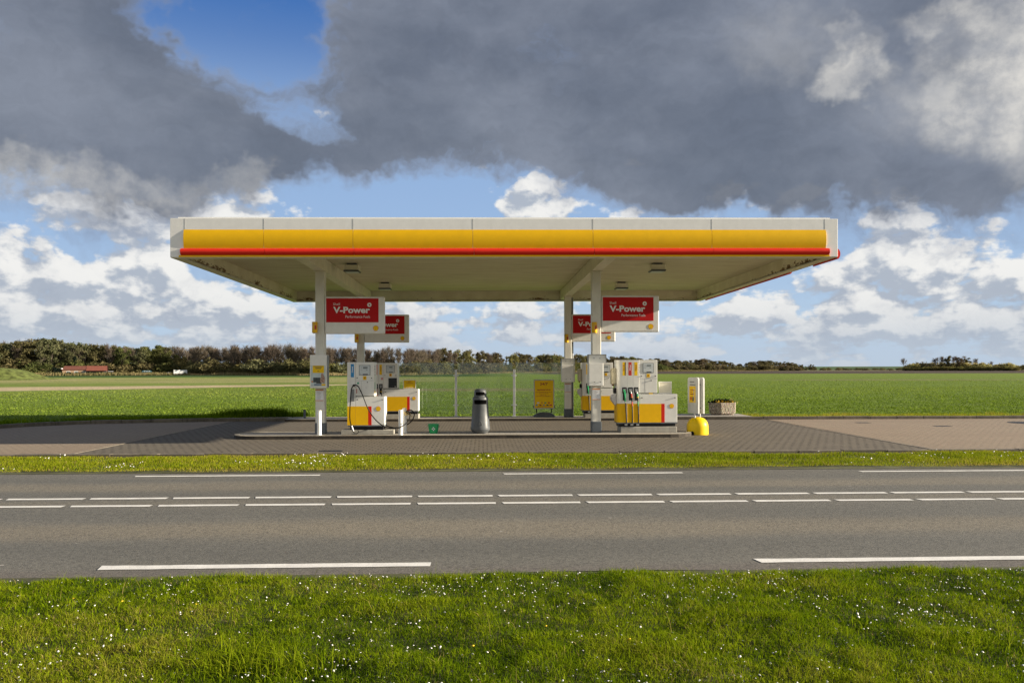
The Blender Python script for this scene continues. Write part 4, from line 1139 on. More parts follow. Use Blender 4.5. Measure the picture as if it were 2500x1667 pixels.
def pump_body(name, label, x_mod, x_tow, x_cab0, x_tr, x_cr, yf, depth, zt, zc, num, nmod, yel0, red0, red1, emb, plinth, zb=.37, black=(.26, .335), ledge=True):
    """x_mod: left edge of the nozzle modules, x_tow: of the tower, x_tr: right edge of the tower, x_cr: of the cabinet"""
    Pm = thing(name, label, 'fuel pump', ((x_mod + x_cr) / 2, yf + depth / 2, .094), 'fuel pumps under the canopy')
    yb = yf + depth
    b = MB(); b.box(plinth[0], plinth[1], yf + .0, yb - .0, .094, plinth[2]); b.build('plinth', M['concrete'], Pm, bevel=.012)
    b = MB(); b.box(x_mod + .06, x_cr - .04, yf + .06, yb - .06, plinth[2], black[1] + .004); b.build('base', M['black'], Pm)
    b = MB(); b.box(x_mod + .01, x_cr + .0, yf + .008, yb - .008, black[1] + .004, zb); b.build('skirt', M['skirt'], Pm)
    b = MB(); b.box(x_tow, x_cr, yf, yb, zb, zc); cab = b.build('cabinet', M['white'], Pm, bevel=.008)
    b = MB(); b.box(x_tow + .003, x_tr, yf + .03, yb - .03, zc + .003, zc + .038); b.build('shelf', M['shelf'], Pm)
    b = MB(); b.box(x_tr + .003, x_cr - .02, yf + .02, yb - .02, zc + .001, zc + .012); b.build('cabinet_top', M['midgrey'], Pm)
    b = MB(); b.box(x_tow + .0, x_tr, yf + .012, yb - .012, zc + .040, zt); tow = b.build('tower', M['white'], Pm, bevel=.008)
    return Pm, cab, tow

# ---- pump with the loose hose (number 4)
Y4 = 21.6
X = lambda px, py: at(px, py, Y4)
def c1(cx, cy): return at(720 + cx / 5.88, 860 + cy / 5.88, Y4)
Pm, cab, tow = pump_body('fuel_pump', 'fuel pump number 4 with one long black hose looping to the bollards', -3.65, -3.43, -3.43, -2.93, -2.655, Y4, .55, 2.04, 1.10, '4', 1, -3.65, -3.09, -3.0, None, (-3.82, -2.40, .21), zb=.34, black=(.21, .305))
b = MB(); b.box(-3.65, -3.433, Y4, Y4 + .55, .34, 2.04); mod = b.build('hose_module', M['white'], Pm, bevel=.008)
b = MB(); b.box(-3.65, -3.433, Y4 - .004, Y4 - .001, .345, .85); b.box(-3.4305, -3.092, Y4 - .004, Y4 - .001, .345, .85); b.build('yellow_panel', M['yellow'], Pm)
b = MB(); b.box(-3.091, -3.0, Y4 - .004, Y4 - .001, .345, .85); b.build('red_stripe', M['red'], Pm)
ex, ez = c1(1195, 812); emblem(ex, ez, .135, Y4, Pm)
yt = Y4 + .012
x0, z0 = c1(920, 328); x1, z1 = c1(1082, 184); display(x0, x1, z0, z1, yt, tow, '4')
b = MB(); zz = c1(0, 408)[1]; b.box(-3.42, -2.95, yt - .002, yt - .0005, zz - .003, zz + .003); xx = c1(955, 0)[0]; b.box(xx - .002, xx + .002, yt - .002, yt - .0005, 1.16, zz - .004); b.build('panel_joint', M['inkgrey'], tow)
locks([c1(893, 366), c1(1100, 368), c1(1040, 428)], yt, tow); locks([c1(898, 678), c1(1253, 680)], Y4, cab)
gx0, gz0 = c1(803, 358); gx1, gz1 = c1(848, 168); grade(gx0, gx1, gz0, gz1, Y4, M['blue'], mod, word='Diesel')
bx, bz = c1(906, 442); b = MB(); b.tube([(bx, yt - .0005, bz), (bx, yt - .006, bz)], .027, 16); b.build('green_button', M['green_print'], tow)
b = MB()
for k in range(4):
    sx, sz = c1(885, 532 + k * 16); b.box(sx - .014, sx + .014, yt - .003, yt - .001, sz - .011, sz + .011)
b.build('pictogram', M['darkred'], tow)
b = MB()
for k in range(4):
    sx, sz = c1(900, 532 + k * 16); b.box(sx, sx + .075, yt - .003, yt - .001, sz - .003, sz + .003)
for k in range(2):
    sx, sz = c1(1005, 490 + k * 18); b.box(sx, sx + .11 - k * .05, yt - .003, yt - .001, sz - .002, sz + .002)
b.build('small_print', M['inkgrey'], tow)
px0, pz0 = c1(803, 700); px1, pz1 = c1(853, 530)
b = MB(); b.box(px0, px1, Y4 - .006, Y4 - .001, pz0, pz1); b.build('hose_pocket', M['midgrey'], mod)
# stickers down the tower's sunny side
b = MB()
for k in range(4): b.box(-2.929, -2.926, yt + .10, yt + .19, 1.90 - k * .075, 1.95 - k * .075)
b.build('side_sticker', M['inkgrey'], tow)
b = MB(); b.box(-2.929, -2.926, yt + .10, yt + .19, 1.30, 1.50); b.build('side_label', M['green_print'], tow)
b = MB(); b.box(-2.929, -2.926, yt + .10, yt + .19, 1.20, 1.28); b.build('side_label', M['yellow_print'], tow)
def smooth_path(pts, n=6):
    out = []; P = [Vector(p) for p in pts]; P = [P[0]] + P + [P[-1]]
    for i in range(1, len(P) - 2):
        for k in range(n):
            t_ = k / n; a, b_, c, d = P[i - 1], P[i], P[i + 1], P[i + 2]
            out.append(.5 * ((2 * b_) + (c - a) * t_ + (2 * a - 5 * b_ + 4 * c - d) * t_ ** 2 + (3 * b_ - a - 3 * c + d) * t_ ** 3))
    out.append(P[-2]); return out
def hp(cx, cy, Y):
    x, z = at(720 + cx / 5.88, 860 + cy / 5.88, Y); return (x, Y, z)
hx, hz = c1(848, 475)
b = MB(); b.tube([(hx, Y4 - .001, hz), (hx, Y4 - .06, hz)], .03, 10); b.build('hose_fitting', M['black'], Pm, smooth=True)
b = MB(); b.tube(smooth_path([hp(850, 472, 21.55), hp(822, 500, 21.52), hp(806, 560, 21.5), hp(795, 700, 21.5), hp(787, 860, 21.5), hp(788, 960, 21.5), hp(800, 1030, 21.5), hp(822, 1080, 21.48)]), .0145, 8); b.build('hose', M['rubber'], Pm, smooth=True)
b = MB(); b.tube([hp(812, 1055, 21.46), hp(838, 1130, 21.45)], .02, 8); b.tube([hp(800, 1085, 21.46), hp(835, 1105, 21.46)], .014, 8); b.build('coupling', M['alu'], Pm, smooth=True)
b = MB(); b.tube(smooth_path([hp(815, 1085, 21.46), hp(828, 1130, 21.46), hp(855, 1162, 21.45), hp(890, 1165, 21.42), hp(910, 1140, 21.42), hp(897, 1112, 21.45), hp(860, 1095, 21.46)]), .008, 6); b.build('tether', M['rubber'], Pm, smooth=True)
b = MB(); b.tube(smooth_path([hp(850, 470, 21.55), hp(880, 470, 21.5), hp(915, 500, 21.48), hp(960, 590, 21.47), hp(1000, 690, 21.46), hp(1045, 800, 21.45), hp(1110, 910, 21.44), hp(1190, 1000, 21.42), hp(1290, 1068, 21.40), hp(1400, 1090, 21.38), hp(1490, 1080, 21.20), hp(1575, 1035, 21.12), hp(1628, 980, 21.3), hp(1650, 915, 21.6), hp(1645, 870, 21.9), hp(1610, 850, 22.0)]), .0145, 8); b.build('hose', M['rubber'], Pm, smooth=True)
b = MB(); b.tube(smooth_path([hp(1290, 1040, 21.9), hp(1360, 1068, 22.0), hp(1450, 1080, 22.3), hp(1560, 1058, 22.4), hp(1640, 1015, 22.35), hp(1690, 960, 22.2), hp(1712, 900, 22.1), hp(1700, 855, 22.0), hp(1665, 828, 22.0), hp(1625, 832, 22.0), hp(1590, 860, 22.0)]), .0145, 8); b.build('hose', M['rubber'], Pm, smooth=True)
b = MB(); b.tube([hp(1575, 850, 21.98), hp(1600, 905, 21.98)], .04, 8); b.tube([hp(1600, 880, 21.95), hp(1660, 905, 21.95)], .014, 8); b.tube([hp(1610, 850, 21.95), hp(1685, 930, 21.95)], .010, 6); b.tube([hp(1660, 870, 21.95), hp(1640, 960, 21.95)], .010, 6)
b.build('nozzle', M['brass'], Pm, smooth=True)

# ---- three-nozzle pump (number 6)
Y6 = 21.8
def c6(cx, cy): return at(1340 + cx / 5.88, 860 + cy / 5.88, Y6)
def triple(Y, dx, label, num, cabx, conv, sc, plinth, variant):
    Pm, cab, tow = pump_body('fuel_pump', label, 3.70 + dx, 4.303 + dx, 0, 4.81 + dx, cabx, Y, .62, 2.09, 1.145, num, 3, 0, 0, 0, None, plinth)
    yb = Y + .62
    # rounded nozzle column
    b = MB(); pl = []
    for a in np.linspace(180, 270, 7): pl.append((3.81 + dx + .11 * math.cos(R(a)), Y + .11 + .11 * math.sin(R(a))))
    pl = pl + [(4.30 + dx, Y), (4.30 + dx, yb)] + [(3.81 + dx + .11 * math.cos(R(a)), yb - .11 + .11 * math.sin(R(a))) for a in np.linspace(90, 180, 7)]
    b.prism(pl, 'z', .893, 2.09); mod = b.build('hose_module', M['white'], Pm, smooth=True)
    b = MB(); b.prism(pl, 'z', .37, .89); b.build('yellow_module', M['yellow'], Pm, smooth=True)
    b = MB(); b.box(4.306 + dx, cabx - .445 if variant != 1 else cabx - .40, Y - .004, Y - .001, .372, .885); b.build('yellow_panel', M['yellow'], Pm)
    xr = cabx - .445 if variant != 1 else cabx - .40
    b = MB(); b.box(xr + .001, xr + .095, Y - .004, Y - .001, .372, .885); b.build('red_stripe', M['red'], Pm)
    emblem(cabx - .155, .815, .13, Y, Pm)
    yt = Y + .012
    x0, x1 = 4.41 + dx, 4.71 + dx; display(x0, x1, 1.735, 2.005, yt, tow, num)
    b = MB(); b.box(4.305 + dx, 4.808 + dx, yt - .002, yt - .0005, 1.573, 1.578); b.box(4.47 + dx, 4.474 + dx, yt - .002, yt - .0005, 1.19, 1.572)
    b.build('panel_joint', M['inkgrey'], tow)
    b = MB()
    for k in (1, 2): b.box(3.81 + dx + k * .163 - .002, 3.81 + dx + k * .163 + .002, Y - .002, Y - .0005, .90, 2.08)
    b.build('module_joint', M['inkgrey'], mod)
    locks([(4.365 + dx, 1.645), (4.755 + dx, 1.645)] + ([(4.64 + dx, 1.525)] if variant else []), yt, tow); locks([(4.38 + dx, 1.05), (cabx - .065, 1.05)], Y, cab)
    return Pm, cab, tow, mod
P6, cab6, tow6, mod6 = triple(Y6, 0, 'fuel pump number 6 with three nozzles, green, red and green, nearest the yellow bell', '6', 5.36, c6, 5.88, (3.80, 5.35, .255), 6)
def guides(Pm, Y, dx, idx):
    for k in idx:
        xk = 3.81 + dx + .163 * k + .15
        b = MB(); b.box(xk - .008, xk + .010, Y - .012, Y - .001, .30, .885); b.build('hose_guide', M['alu'], Pm)
        b = MB(); b.box(xk - .012 - .05, xk + .012, Y - .02, Y - .001, .285, .335); b.build('hose_clamp', M['midgrey'], Pm)
for k, (m, st, wd) in enumerate(((M['yellow_print'], True, 'Euro 95'), (M['red_print'], False, 'V-Power'), (M['yellow_print'], False, 'Diesel'))):
    xa = 3.81 + .163 * k + .035; grade(xa, xa + .088, 1.665, 2.03, Y6, m, mod6, strip=st, word=wd)
nozzle(3.895, Y6, 1.34, M['green_plastic'], P6, (3.94, .34), kind='cover')
nozzle(4.06, Y6, 1.34, M['red_print'], P6, (4.10, .34), kind='red')
nozzle(4.222, Y6, 1.34, M['green_plastic'], P6, (4.27, .34), kind='green')
guides(P6, Y6, 0, (0, 1, 2))
b = MB(); b.box(4.58, 4.69, Y6 + .018, Y6 + .028, 1.15, 1.205); b.build('yellow_sticker', M['yellow_print'], P6)
def side_kit(Pm, x, Y):
    """towel holder, spare boot and glove box on the end of a pump"""
    b = MB(); b.prism([(Y + .12, 1.42), (Y + .42, 1.42), (Y + .44, 1.80), (Y + .36, 1.87), (Y + .16, 1.87), (Y + .10, 1.78)], 'x', x - .13, x - .003); d = b.build('towel_dispenser', M['beige_plastic'], Pm, bevel=.03, seg=3, fix=True)
    b = MB(); b.box(x - .10, x - .06, Y + .18, Y + .34, 1.375, 1.42); b.build('towel_slot', M['rust'], d)
    b = MB(); b.box(x - .075, x - .003, Y + .12, Y + .30, 1.17, 1.32); b.build('side_boot', M['black'], Pm, bevel=.015)
    b = MB(); b.prism([(x - .003, 1.16), (x - .12, 1.13), (x - .155, 1.06), (x - .145, .98), (x - .05, .86), (x - .003, .83)], 'y', Y + .12, Y + .36); b.build('glove_holder', M['clear_plastic'], Pm, bevel=.02, fix=True)
side_kit(P6, 3.70, Y6)
# far right pump (2)
Y2 = 28.7
P2, cab2, tow2, mod2 = triple(Y2, -.10, 'fuel pump number 2 half hidden behind the front right column', '2', 5.26, None, 1, (3.70, 5.25, .255), 2)
for k, (m, wd) in enumerate(((M['yellow_print'], 'Euro 95'), (M['red_print'], 'V-Power'), (M['yellow_print'], 'Diesel'))):
    xa = 3.71 + .163 * k + .035; grade(xa, xa + .088, 1.665, 2.03, Y2, m, mod2, word=wd)
nozzle(3.80, Y2, 1.34, M['green_plastic'], P2, (3.85, .34), kind='cover')
nozzle(3.96, Y2, 1.34, M['red_print'], P2, (4.0, .34), kind='red')
nozzle(4.122, Y2, 1.34, M['green_plastic'], P2, (4.17, .34), kind='green')
guides(P2, Y2, -.10, (0, 1, 2)); side_kit(P2, 3.60, Y2)
# far left pump (1)
Y1 = 28.6
P1, cab1, tow1, mod1 = triple(Y1, -7.86, 'fuel pump number 1 with a black screen, partly hidden by pump 4', '1', -2.31, None, 1, (-3.9, -2.30, .255), 1)
for k, (m, wd) in enumerate(((M['yellow_print'], 'Euro 95'), (M['red_print'], 'V-Power'), (M['yellow_print'], 'Diesel'))):
    xa = -4.05 + .163 * k + .035; grade(xa, xa + .088, 1.665, 2.03, Y1, m, mod1, word=wd)
for k, (m, kd) in enumerate(((M['green_plastic'], 'cover'), (M['red_print'], 'red'), (M['black'], 'green'))):
    nozzle(-3.965 + .163 * k, Y1, 1.34, m, P1, (-3.92 + .163 * k, .34), kind=kd)
guides(P1, Y1, -7.86, (0, 1, 2))
b = MB(); b.box(-3.37, -3.07, Y1 + .004, Y1 + .011, 1.20, 1.55); s1 = b.build('black_screen', M['darkglass'], tow1)
b = MB(); b.box(-3.15, -3.10, Y1 + .002, Y1 + .0035, 1.22, 1.26); b.build('screen_badge', M['inkgrey'], s1)
b = MB(); b.box(-3.63, -3.56, Y1 - .004, Y1 - .001, 1.49, 1.56); s1 = b.build('warning_label', M['red_print'], mod1)
b = MB(); b.box(-3.612, -3.578, Y1 - .0055, Y1 - .0042, 1.508, 1.542); b.build('warning_centre', M['paper'], s1)

# small signs standing on pump cabinets
def tray_sign(x0, x1, z0, z1, yf, label, printed):
    S = thing('cabinet_sign', label, 'sign', ((x0 + x1) / 2, yf, z0), None)
    b = MB(); fw = .018
    b.box(x0, x0 + fw, yf, yf + .03, z0, z1); b.box(x1 - fw, x1, yf, yf + .03, z0, z1); b.box(x0 + fw, x1 - fw, yf, yf + .03, z1 - fw, z1); b.box(x0 + fw, x1 - fw, yf, yf + .03, z0, z0 + fw)
    b.build('frame', M['white'], S)
    b = MB(); b.box(x0 + fw, x1 - fw, yf + .008, yf + .02, z0 + fw, z1 - fw); p = b.build('panel', M['yellow_print'] if printed else M['cream'], S)
    b = MB(); b.box(x0 + .04, x0 + .06, yf + .03, yf + .10, z0 - .0, z0 + .02); b.box(x1 - .06, x1 - .04, yf + .03, yf + .10, z0, z0 + .02); b.build('foot', M['midgrey'], S)
    if printed:
        c = (x0 + x1) / 2
        lettering('24/7', M['darkred'], c - .06, c + .06, z1 - .085, z1 - .045, yf + .0065, p)
        lettering('tankservice', M['darkred'], c - .12, c + .12, z1 - .135, z1 - .105, yf + .0065, p)
        b = MB()
        for k in range(5): b.box(c - .13 + k * .055, c - .10 + k * .055, yf + .0055, yf + .0075, z0 + .03, z0 + .05)
        b.build('card_mark', M['paper'], p)
tray_sign(-2.87, -2.42, 1.16, 1.48, 28.9, 'small yellow sign standing on the cabinet of pump 1', True)
tray_sign(4.93, 5.29, 1.16, 1.49, 22.15, 'blank grey framed sign standing on the cabinet of pump 6', False)

# ================================================================== FURNITURE
def bollard(cx, cy, h, label, name='bollard', r=.06, m='white'):
    T = thing(name, label, 'bollard', (cx, cy, .094), 'white bollards on the front island')
    b = MB(); b.lathe([(r, .094), (r, h - .03), (r * .85, h - .008), (r * .4, h)], cx, cy, 18); b.build('post', M[m], T, smooth=True)
    b = MB(); b.box(cx - r * 1.4, cx + r * 1.4, cy - r * 1.4, cy + r * 1.4, .0945, .104); b.build('foot_plate', M['steel'], T)
bollard(-4.35, 21.36, .77, 'white round bollard in front of the front left column')
bollard(-2.185, 21.27, .77, 'white bollard by pump 4, the nearer of the pair holding the hose')
bollard(-2.165, 22.1, .78, 'white bollard by pump 4, the farther of the pair with the brass nozzle')
for x, lb in ((-6.45, 'short dark post at the rear island, seen left of the front left column'), (-4.75, 'short dark post at the rear island, seen right of the front left column')):
    T = thing('guard_post', lb, 'post', (x, 29.1, .094), 'short dark posts on the rear island')
    b = MB(); b.box(x - .035, x + .035, 29.07, 29.13, .096, .40); b.build('post', M['darkgrey'], T, bevel=.006)
    b = MB(); b.box(x - .045, x + .045, 29.06, 29.14, .40, .415); b.build('cap', M['black'], T)

# wind screen of glass
G = thing('glass_screen', 'clear glass wind screen between steel posts on the rear island', 'wind screen', (.2, 29.75, .094))
posts = [-3.15, -1.0, 1.17, 3.35]
for x in posts:
    b = MB(); b.box(x - .045, x + .045, 29.71, 29.80, .094, 1.86); p = b.build('post', M['steel'], G, bevel=.006)
    b = MB(); b.box(x - .08, x + .08, 29.68, 29.83, .0945, .11); b.build('foot_plate', M['steel'], p)
for xa, xb in zip(posts[:-1], posts[1:]):
    b = MB(); b.box(xa + .06, xb - .06, 29.75, 29.762, .20, 2.10); b.build('glass_pane', M['glass'], G)
    for zz in (.5, 1.6):
        b = MB(); b.box(xa + .046, xa + .10, 29.735, 29.777, zz, zz + .05); b.box(xb - .10, xb - .046, 29.735, 29.777, zz, zz + .05); b.build('clamp', M['steel'], G)

# litter bin
def bin_():
    x, y = -.07, 21.84
    T = thing('litter_bin', 'tall grey tapered litter bin with two dark slots on the front island', 'litter bin', (x, y, .094))
    b = MB(); b.lathe([(.20, .115), (.262, .19), (.268, .21), (.264, .235), (.262, .26), (.262, .275), (.255, .285), (.225, .70), (.208, .98), (.214, 1.01), (.205, 1.07), (.18, 1.10), (.172, 1.105)], x, y, 32); bd = b.build('body', M['bin'], T, smooth=True)
    b = MB(); b.lathe([(.172, 1.106), (.168, 1.20), (.158, 1.265), (.12, 1.30), (.05, 1.312), (.01, 1.314)], x, y, 32); hd = b.build('hood', M['bin'], T, smooth=True)
    b = MB()
    for i in range(4):
        a = R(45 + 90 * i); b.lathe([(.05, .094), (.055, .118)], x + .15 * math.cos(a), y + .15 * math.sin(a), 8)
    b.lathe([(.17, .10), (.18, .119)], x, y, 20)
    b.build('foot', M['bin'], T)
    def slot(r0, z0, z1, half, par):
        b = MB(); n = 10; vs = []
        for z, rr in ((z0, r0[0]), (z1, r0[1])):
            for i in range(n + 1):
                a = R(-90 + half * (2 * i / n - 1)); vs.append((x + rr * math.cos(a), y + rr * math.sin(a), z))
        b.add(vs, [(i, i + 1, n + 2 + i, n + 1 + i) for i in range(n)])
        o = b.build('slot', M['hole'], par); return o
    slot((.2155, .2145), .895, 1.01, 50, bd)
    slot((.1725, .1675), 1.135, 1.225, 46, hd)
    b = MB(); n = 8; b.prism([(x - .055, .32), (x + .055, .32), (x + .05, .37), (x + .03, .42), (x, .45), (x - .03, .42), (x - .05, .37)], 'y', y - .262, y - .22); b.build('raised_badge', M['bin'], bd, bevel=.008, fix=True)
bin_()
def bucket():
    x, y = -1.35, 21.87
    T = thing('bucket', 'small green plastic bucket standing on the front island', 'bucket', (x, y, .094))
    b = MB(); n = 24
    prof = [(.112, .096), (.150, .335), (.158, .340), (.158, .352), (.146, .352), (.108, .112)]
    vs = []; fs = []
    for r, z in prof:
        for i in range(n): a = 2 * math.pi * i / n; vs.append((x + r * math.cos(a), y + r * math.sin(a), z))
    for j in range(len(prof) - 1):
        for i in range(n): k = (i + 1) % n; fs.append((j * n + i, j * n + k, (j + 1) * n + k, (j + 1) * n + i))
    fs.append(tuple(range(n - 1, -1, -1))); fs.append(tuple(range(5 * n, 6 * n)))
    b.add(vs, fs); bk = b.build('pail', M['green_plastic'], T, smooth=True)
    b = MB(); cz = .225
    for i in range(4):
        a = R(90 * i); c, s = math.cos(a), math.sin(a)
        pts = [(.012, .0), (.035, .022), (.052, .0), (.035, -.022)]
        b.prism([(x + .005 + (p[0] * c - p[1] * s) * .95, cz + p[0] * s + p[1] * c) for p in pts], 'y', y - .148, y - .134)
    b.build('white_mark', M['paper'], bk, fix=True)
    b = MB(); b.tube(smooth_path([(x - .157, y, .335), (x - .15, y + .08, .27), (x, y + .166, .22), (x + .15, y + .08, .27), (x + .157, y, .335)]), .004, 6); b.build('handle', M['steel'], T)
bucket()

def board247():
    y = 29.45; x0, x1, z0, z1 = 1.885, 2.645, .39, 1.475
    T = thing('pavement_sign', 'yellow 24/7 pavement sign in a silver frame on a dark weighted foot', 'sign', ((x0 + x1) / 2, y, .094))
    b = MB(); f = .035
    b.box(x0, x0 + f, y - .02, y + .02, z0, z1); b.box(x1 - f, x1, y - .02, y + .02, z0, z1); b.box(x0 + f, x1 - f, y - .02, y + .02, z1 - f, z1); b.box(x0 + f, x1 - f, y - .02, y + .02, z0, z0 + f)
    b.build('frame', M['alu'], T, bevel=.005)
    b = MB(); b.box(x0 + f, x1 - f, y - .008, y + .008, z0 + f, z1 - f); p = b.build('poster', M['yellow_print'], T)
    W, H = x1 - x0, z1 - z0; yy = y - .0095
    Xf = lambda v: x0 + W * v
    Zf = lambda v: z1 - H * v
    lettering('24/7', M['darkred'], Xf(.30), Xf(.69), Zf(.195), Zf(.105), yy, p, bold=.03)
    lettering('tankservice', M['darkred'], Xf(.16), Xf(.82), Zf(.375), Zf(.315), yy, p, bold=.03)
    b = MB()
    for v, a, c in ((.43, .08, .90), (.475, .27, .72), (.525, .33, .60), (.57, .12, .82), (.93, .18, .80)):
        q = a; r2 = random.Random(int(v * 100))
        while q < c:
            L = min(r2.uniform(.04, .12), c - q); b.box(Xf(q), Xf(q + L), yy - .001, yy, Zf(v + .007), Zf(v - .007)); q += L + .015
    b.build('small_print', M['darkred'], p)
    cols = [(M['paper'], .16, .79, .11), (M['orange'], .36, .79, .07), (M['green_print'], .52, .79, .09), (M['red_print'], .69, .79, .09),
            (M['blue'], .11, .87, .08), (M['darkred'], .28, .87, .09), (M['inkgrey'], .45, .87, .09), (M['ink'], .62, .87, .10), (M['red_print'], .77, .87, .11)]
    for m_, u, v, w_ in cols:
        b = MB(); b.box(Xf(u), Xf(u + w_), yy - .001, yy, Zf(v + .025), Zf(v - .018)); b.build('card_mark', m_, p)
    b = MB(); b.box(x0 + .08, x0 + .12, y - .02, y + .02, .24, z0 - .001); b.build('leg', M['black'], T)
    b = MB(); b.box(x1 - .12, x1 - .08, y - .02, y + .02, .24, z0 - .001); b.build('leg', M['black'], T)
    b = MB(); n = 16
    prof = [(1.0, .094), (1.0, .13), (.92, .17), (.70, .225), (.35, .262), (.02, .27)]
    b.lathe([(r * .405, z) for r, z in prof], (x0 + x1) / 2, y, 28, sx=1, sy=.62); b.build('foot', M['darkgrey'], T, smooth=True)
    b = MB(); b.box(x0 - .02, x0 + .0, y - .02, y + .02, z0 + .04, z0 + .12); b.box(x1, x1 + .02, y - .02, y + .02, z0 + .04, z0 + .12); b.build('spring_clip', M['black'], T)
board247()

def bell_sign():
    x, y = 6.0, 22.08
    T = thing('weighted_sign', 'white double board sign standing on a yellow bell-shaped weight', 'sign', (x, y, .012))
    r = .297
    prof = [(r, .012), (r + .002, .05), (r, .23)] + [(r * math.cos(a) ** .8, .23 + .27 * math.sin(a)) for a in np.linspace(.12, 1.50, 10)] + [(.01, .502)]
    b = MB(); b.lathe(prof, x, y, 36); bell = b.build('bell_weight', M['yellow_dome'], T, smooth=True)
    a = R(225); hx_, hy_ = x + (r - .01) * math.cos(a), y + (r - .01) * math.sin(a)
    b = MB(); tang = (-math.sin(a), math.cos(a))
    pl = [(-.07, .014), (.07, .014), (.07, .07), (.04, .115), (-.04, .115), (-.07, .07)]
    nx_, ny_ = math.cos(a), math.sin(a)
    vs = [(hx_ + p[0] * tang[0] + .022 * nx_, hy_ + p[0] * tang[1] + .022 * ny_, p[1]) for p in pl]
    b.add(vs, [tuple(range(6))]); b.build('dark_patch', M['black'], bell, fix=True)  # flat dark patch set low on the side of the bell
    # boards run from far left to near right
    u = Vector((.34, -.94, 0)); n = Vector((-.94, -.34, 0))
    def slab(c, m, name):
        w, h0, h1, th = .25, .60, 1.605, .022; out = []
        for s_ in range(-1, 2, 2):
            ring = [(-w, h0), (w, h0), (w, h1 - .07)] + [(w - .07 + .07 * math.cos(t_), h1 - .07 + .07 * math.sin(t_)) for t_ in np.linspace(.3, 1.57, 5)] + [(-w + .07 - .07 * math.sin(t_), h1 - .07 + .07 * math.cos(t_)) for t_ in np.linspace(0, 1.3, 5)] + [(-w, h1 - .07)]
            out.append([c + u * p[0] + n * (th * s_) + Vector((0, 0, p[1])) for p in ring])
        k = len(out[0]); b = MB(); b.add(out[0] + out[1], [tuple(range(k - 1, -1, -1)), tuple(range(k, 2 * k))] + [(i, (i + 1) % k, k + (i + 1) % k, k + i) for i in range(k)])
        return b.build(name, m, T, fix=True)
    ca = Vector((x - .115, y - .02, 0)); cb = Vector((x + .045, y + .04, 0))
    M['board'] = mat('grey_white_board', (.58, .58, .55), .5, var=.06, dirt=.2, dirtcol=(.3, .28, .24))
    s1 = slab(ca, M['board'], 'board'); slab(cb, M['board'], 'board')
    def decal(c, w0, w1, z0, z1, m, par, name, e=.024):
        b = MB(); b.add([c + u * w0 + n * e + Vector((0, 0, z0)), c + u * w1 + n * e + Vector((0, 0, z0)), c + u * w1 + n * e + Vector((0, 0, z1)), c + u * w0 + n * e + Vector((0, 0, z1))], [(0, 1, 2, 3)]); return b.build(name, m, par)
    yl = decal(ca, -.17, .13, .90, 1.36, M['yellow_print'], s1, 'yellow_notice')
    for k, (z, w) in enumerate(((1.26, .20), (1.14, .18), (1.20, .08))): decal(ca, -.12, -.12 + w, z - .012, z + .012, M['darkred'], yl, 'notice_print', .0255)
    decal(ca, -.12, -.05, .97, 1.06, M['red_print'], yl, 'notice_symbol', .0255); decal(ca, -.02, .06, .95, 1.06, M['ink'], yl, 'notice_symbol', .0255)
    for z, w in ((1.48, .16), (1.40, .20)):
        q = -.14
        while q < -.14 + w * 1.2: decal(ca, q, q + .04, z - .014, z + .014, M['ink'], s1, 'board_print'); q += .055
    for c in (ca, cb):
        b = MB(); q = c + u * .05; b.tube([(q.x, q.y, .42), (q.x, q.y, 1.3)], .028, 10); b.build('stem', M['steel'], T, smooth=True)
    b = MB(); q0, q1 = ca + u * .12, cb + u * .12
    for z in (.75, 1.40): b.tube([(q0.x, q0.y, z), (q1.x, q1.y, z)], .014, 8)
    b.build('cross_bar', M['darkgrey'], T)
bell_sign()

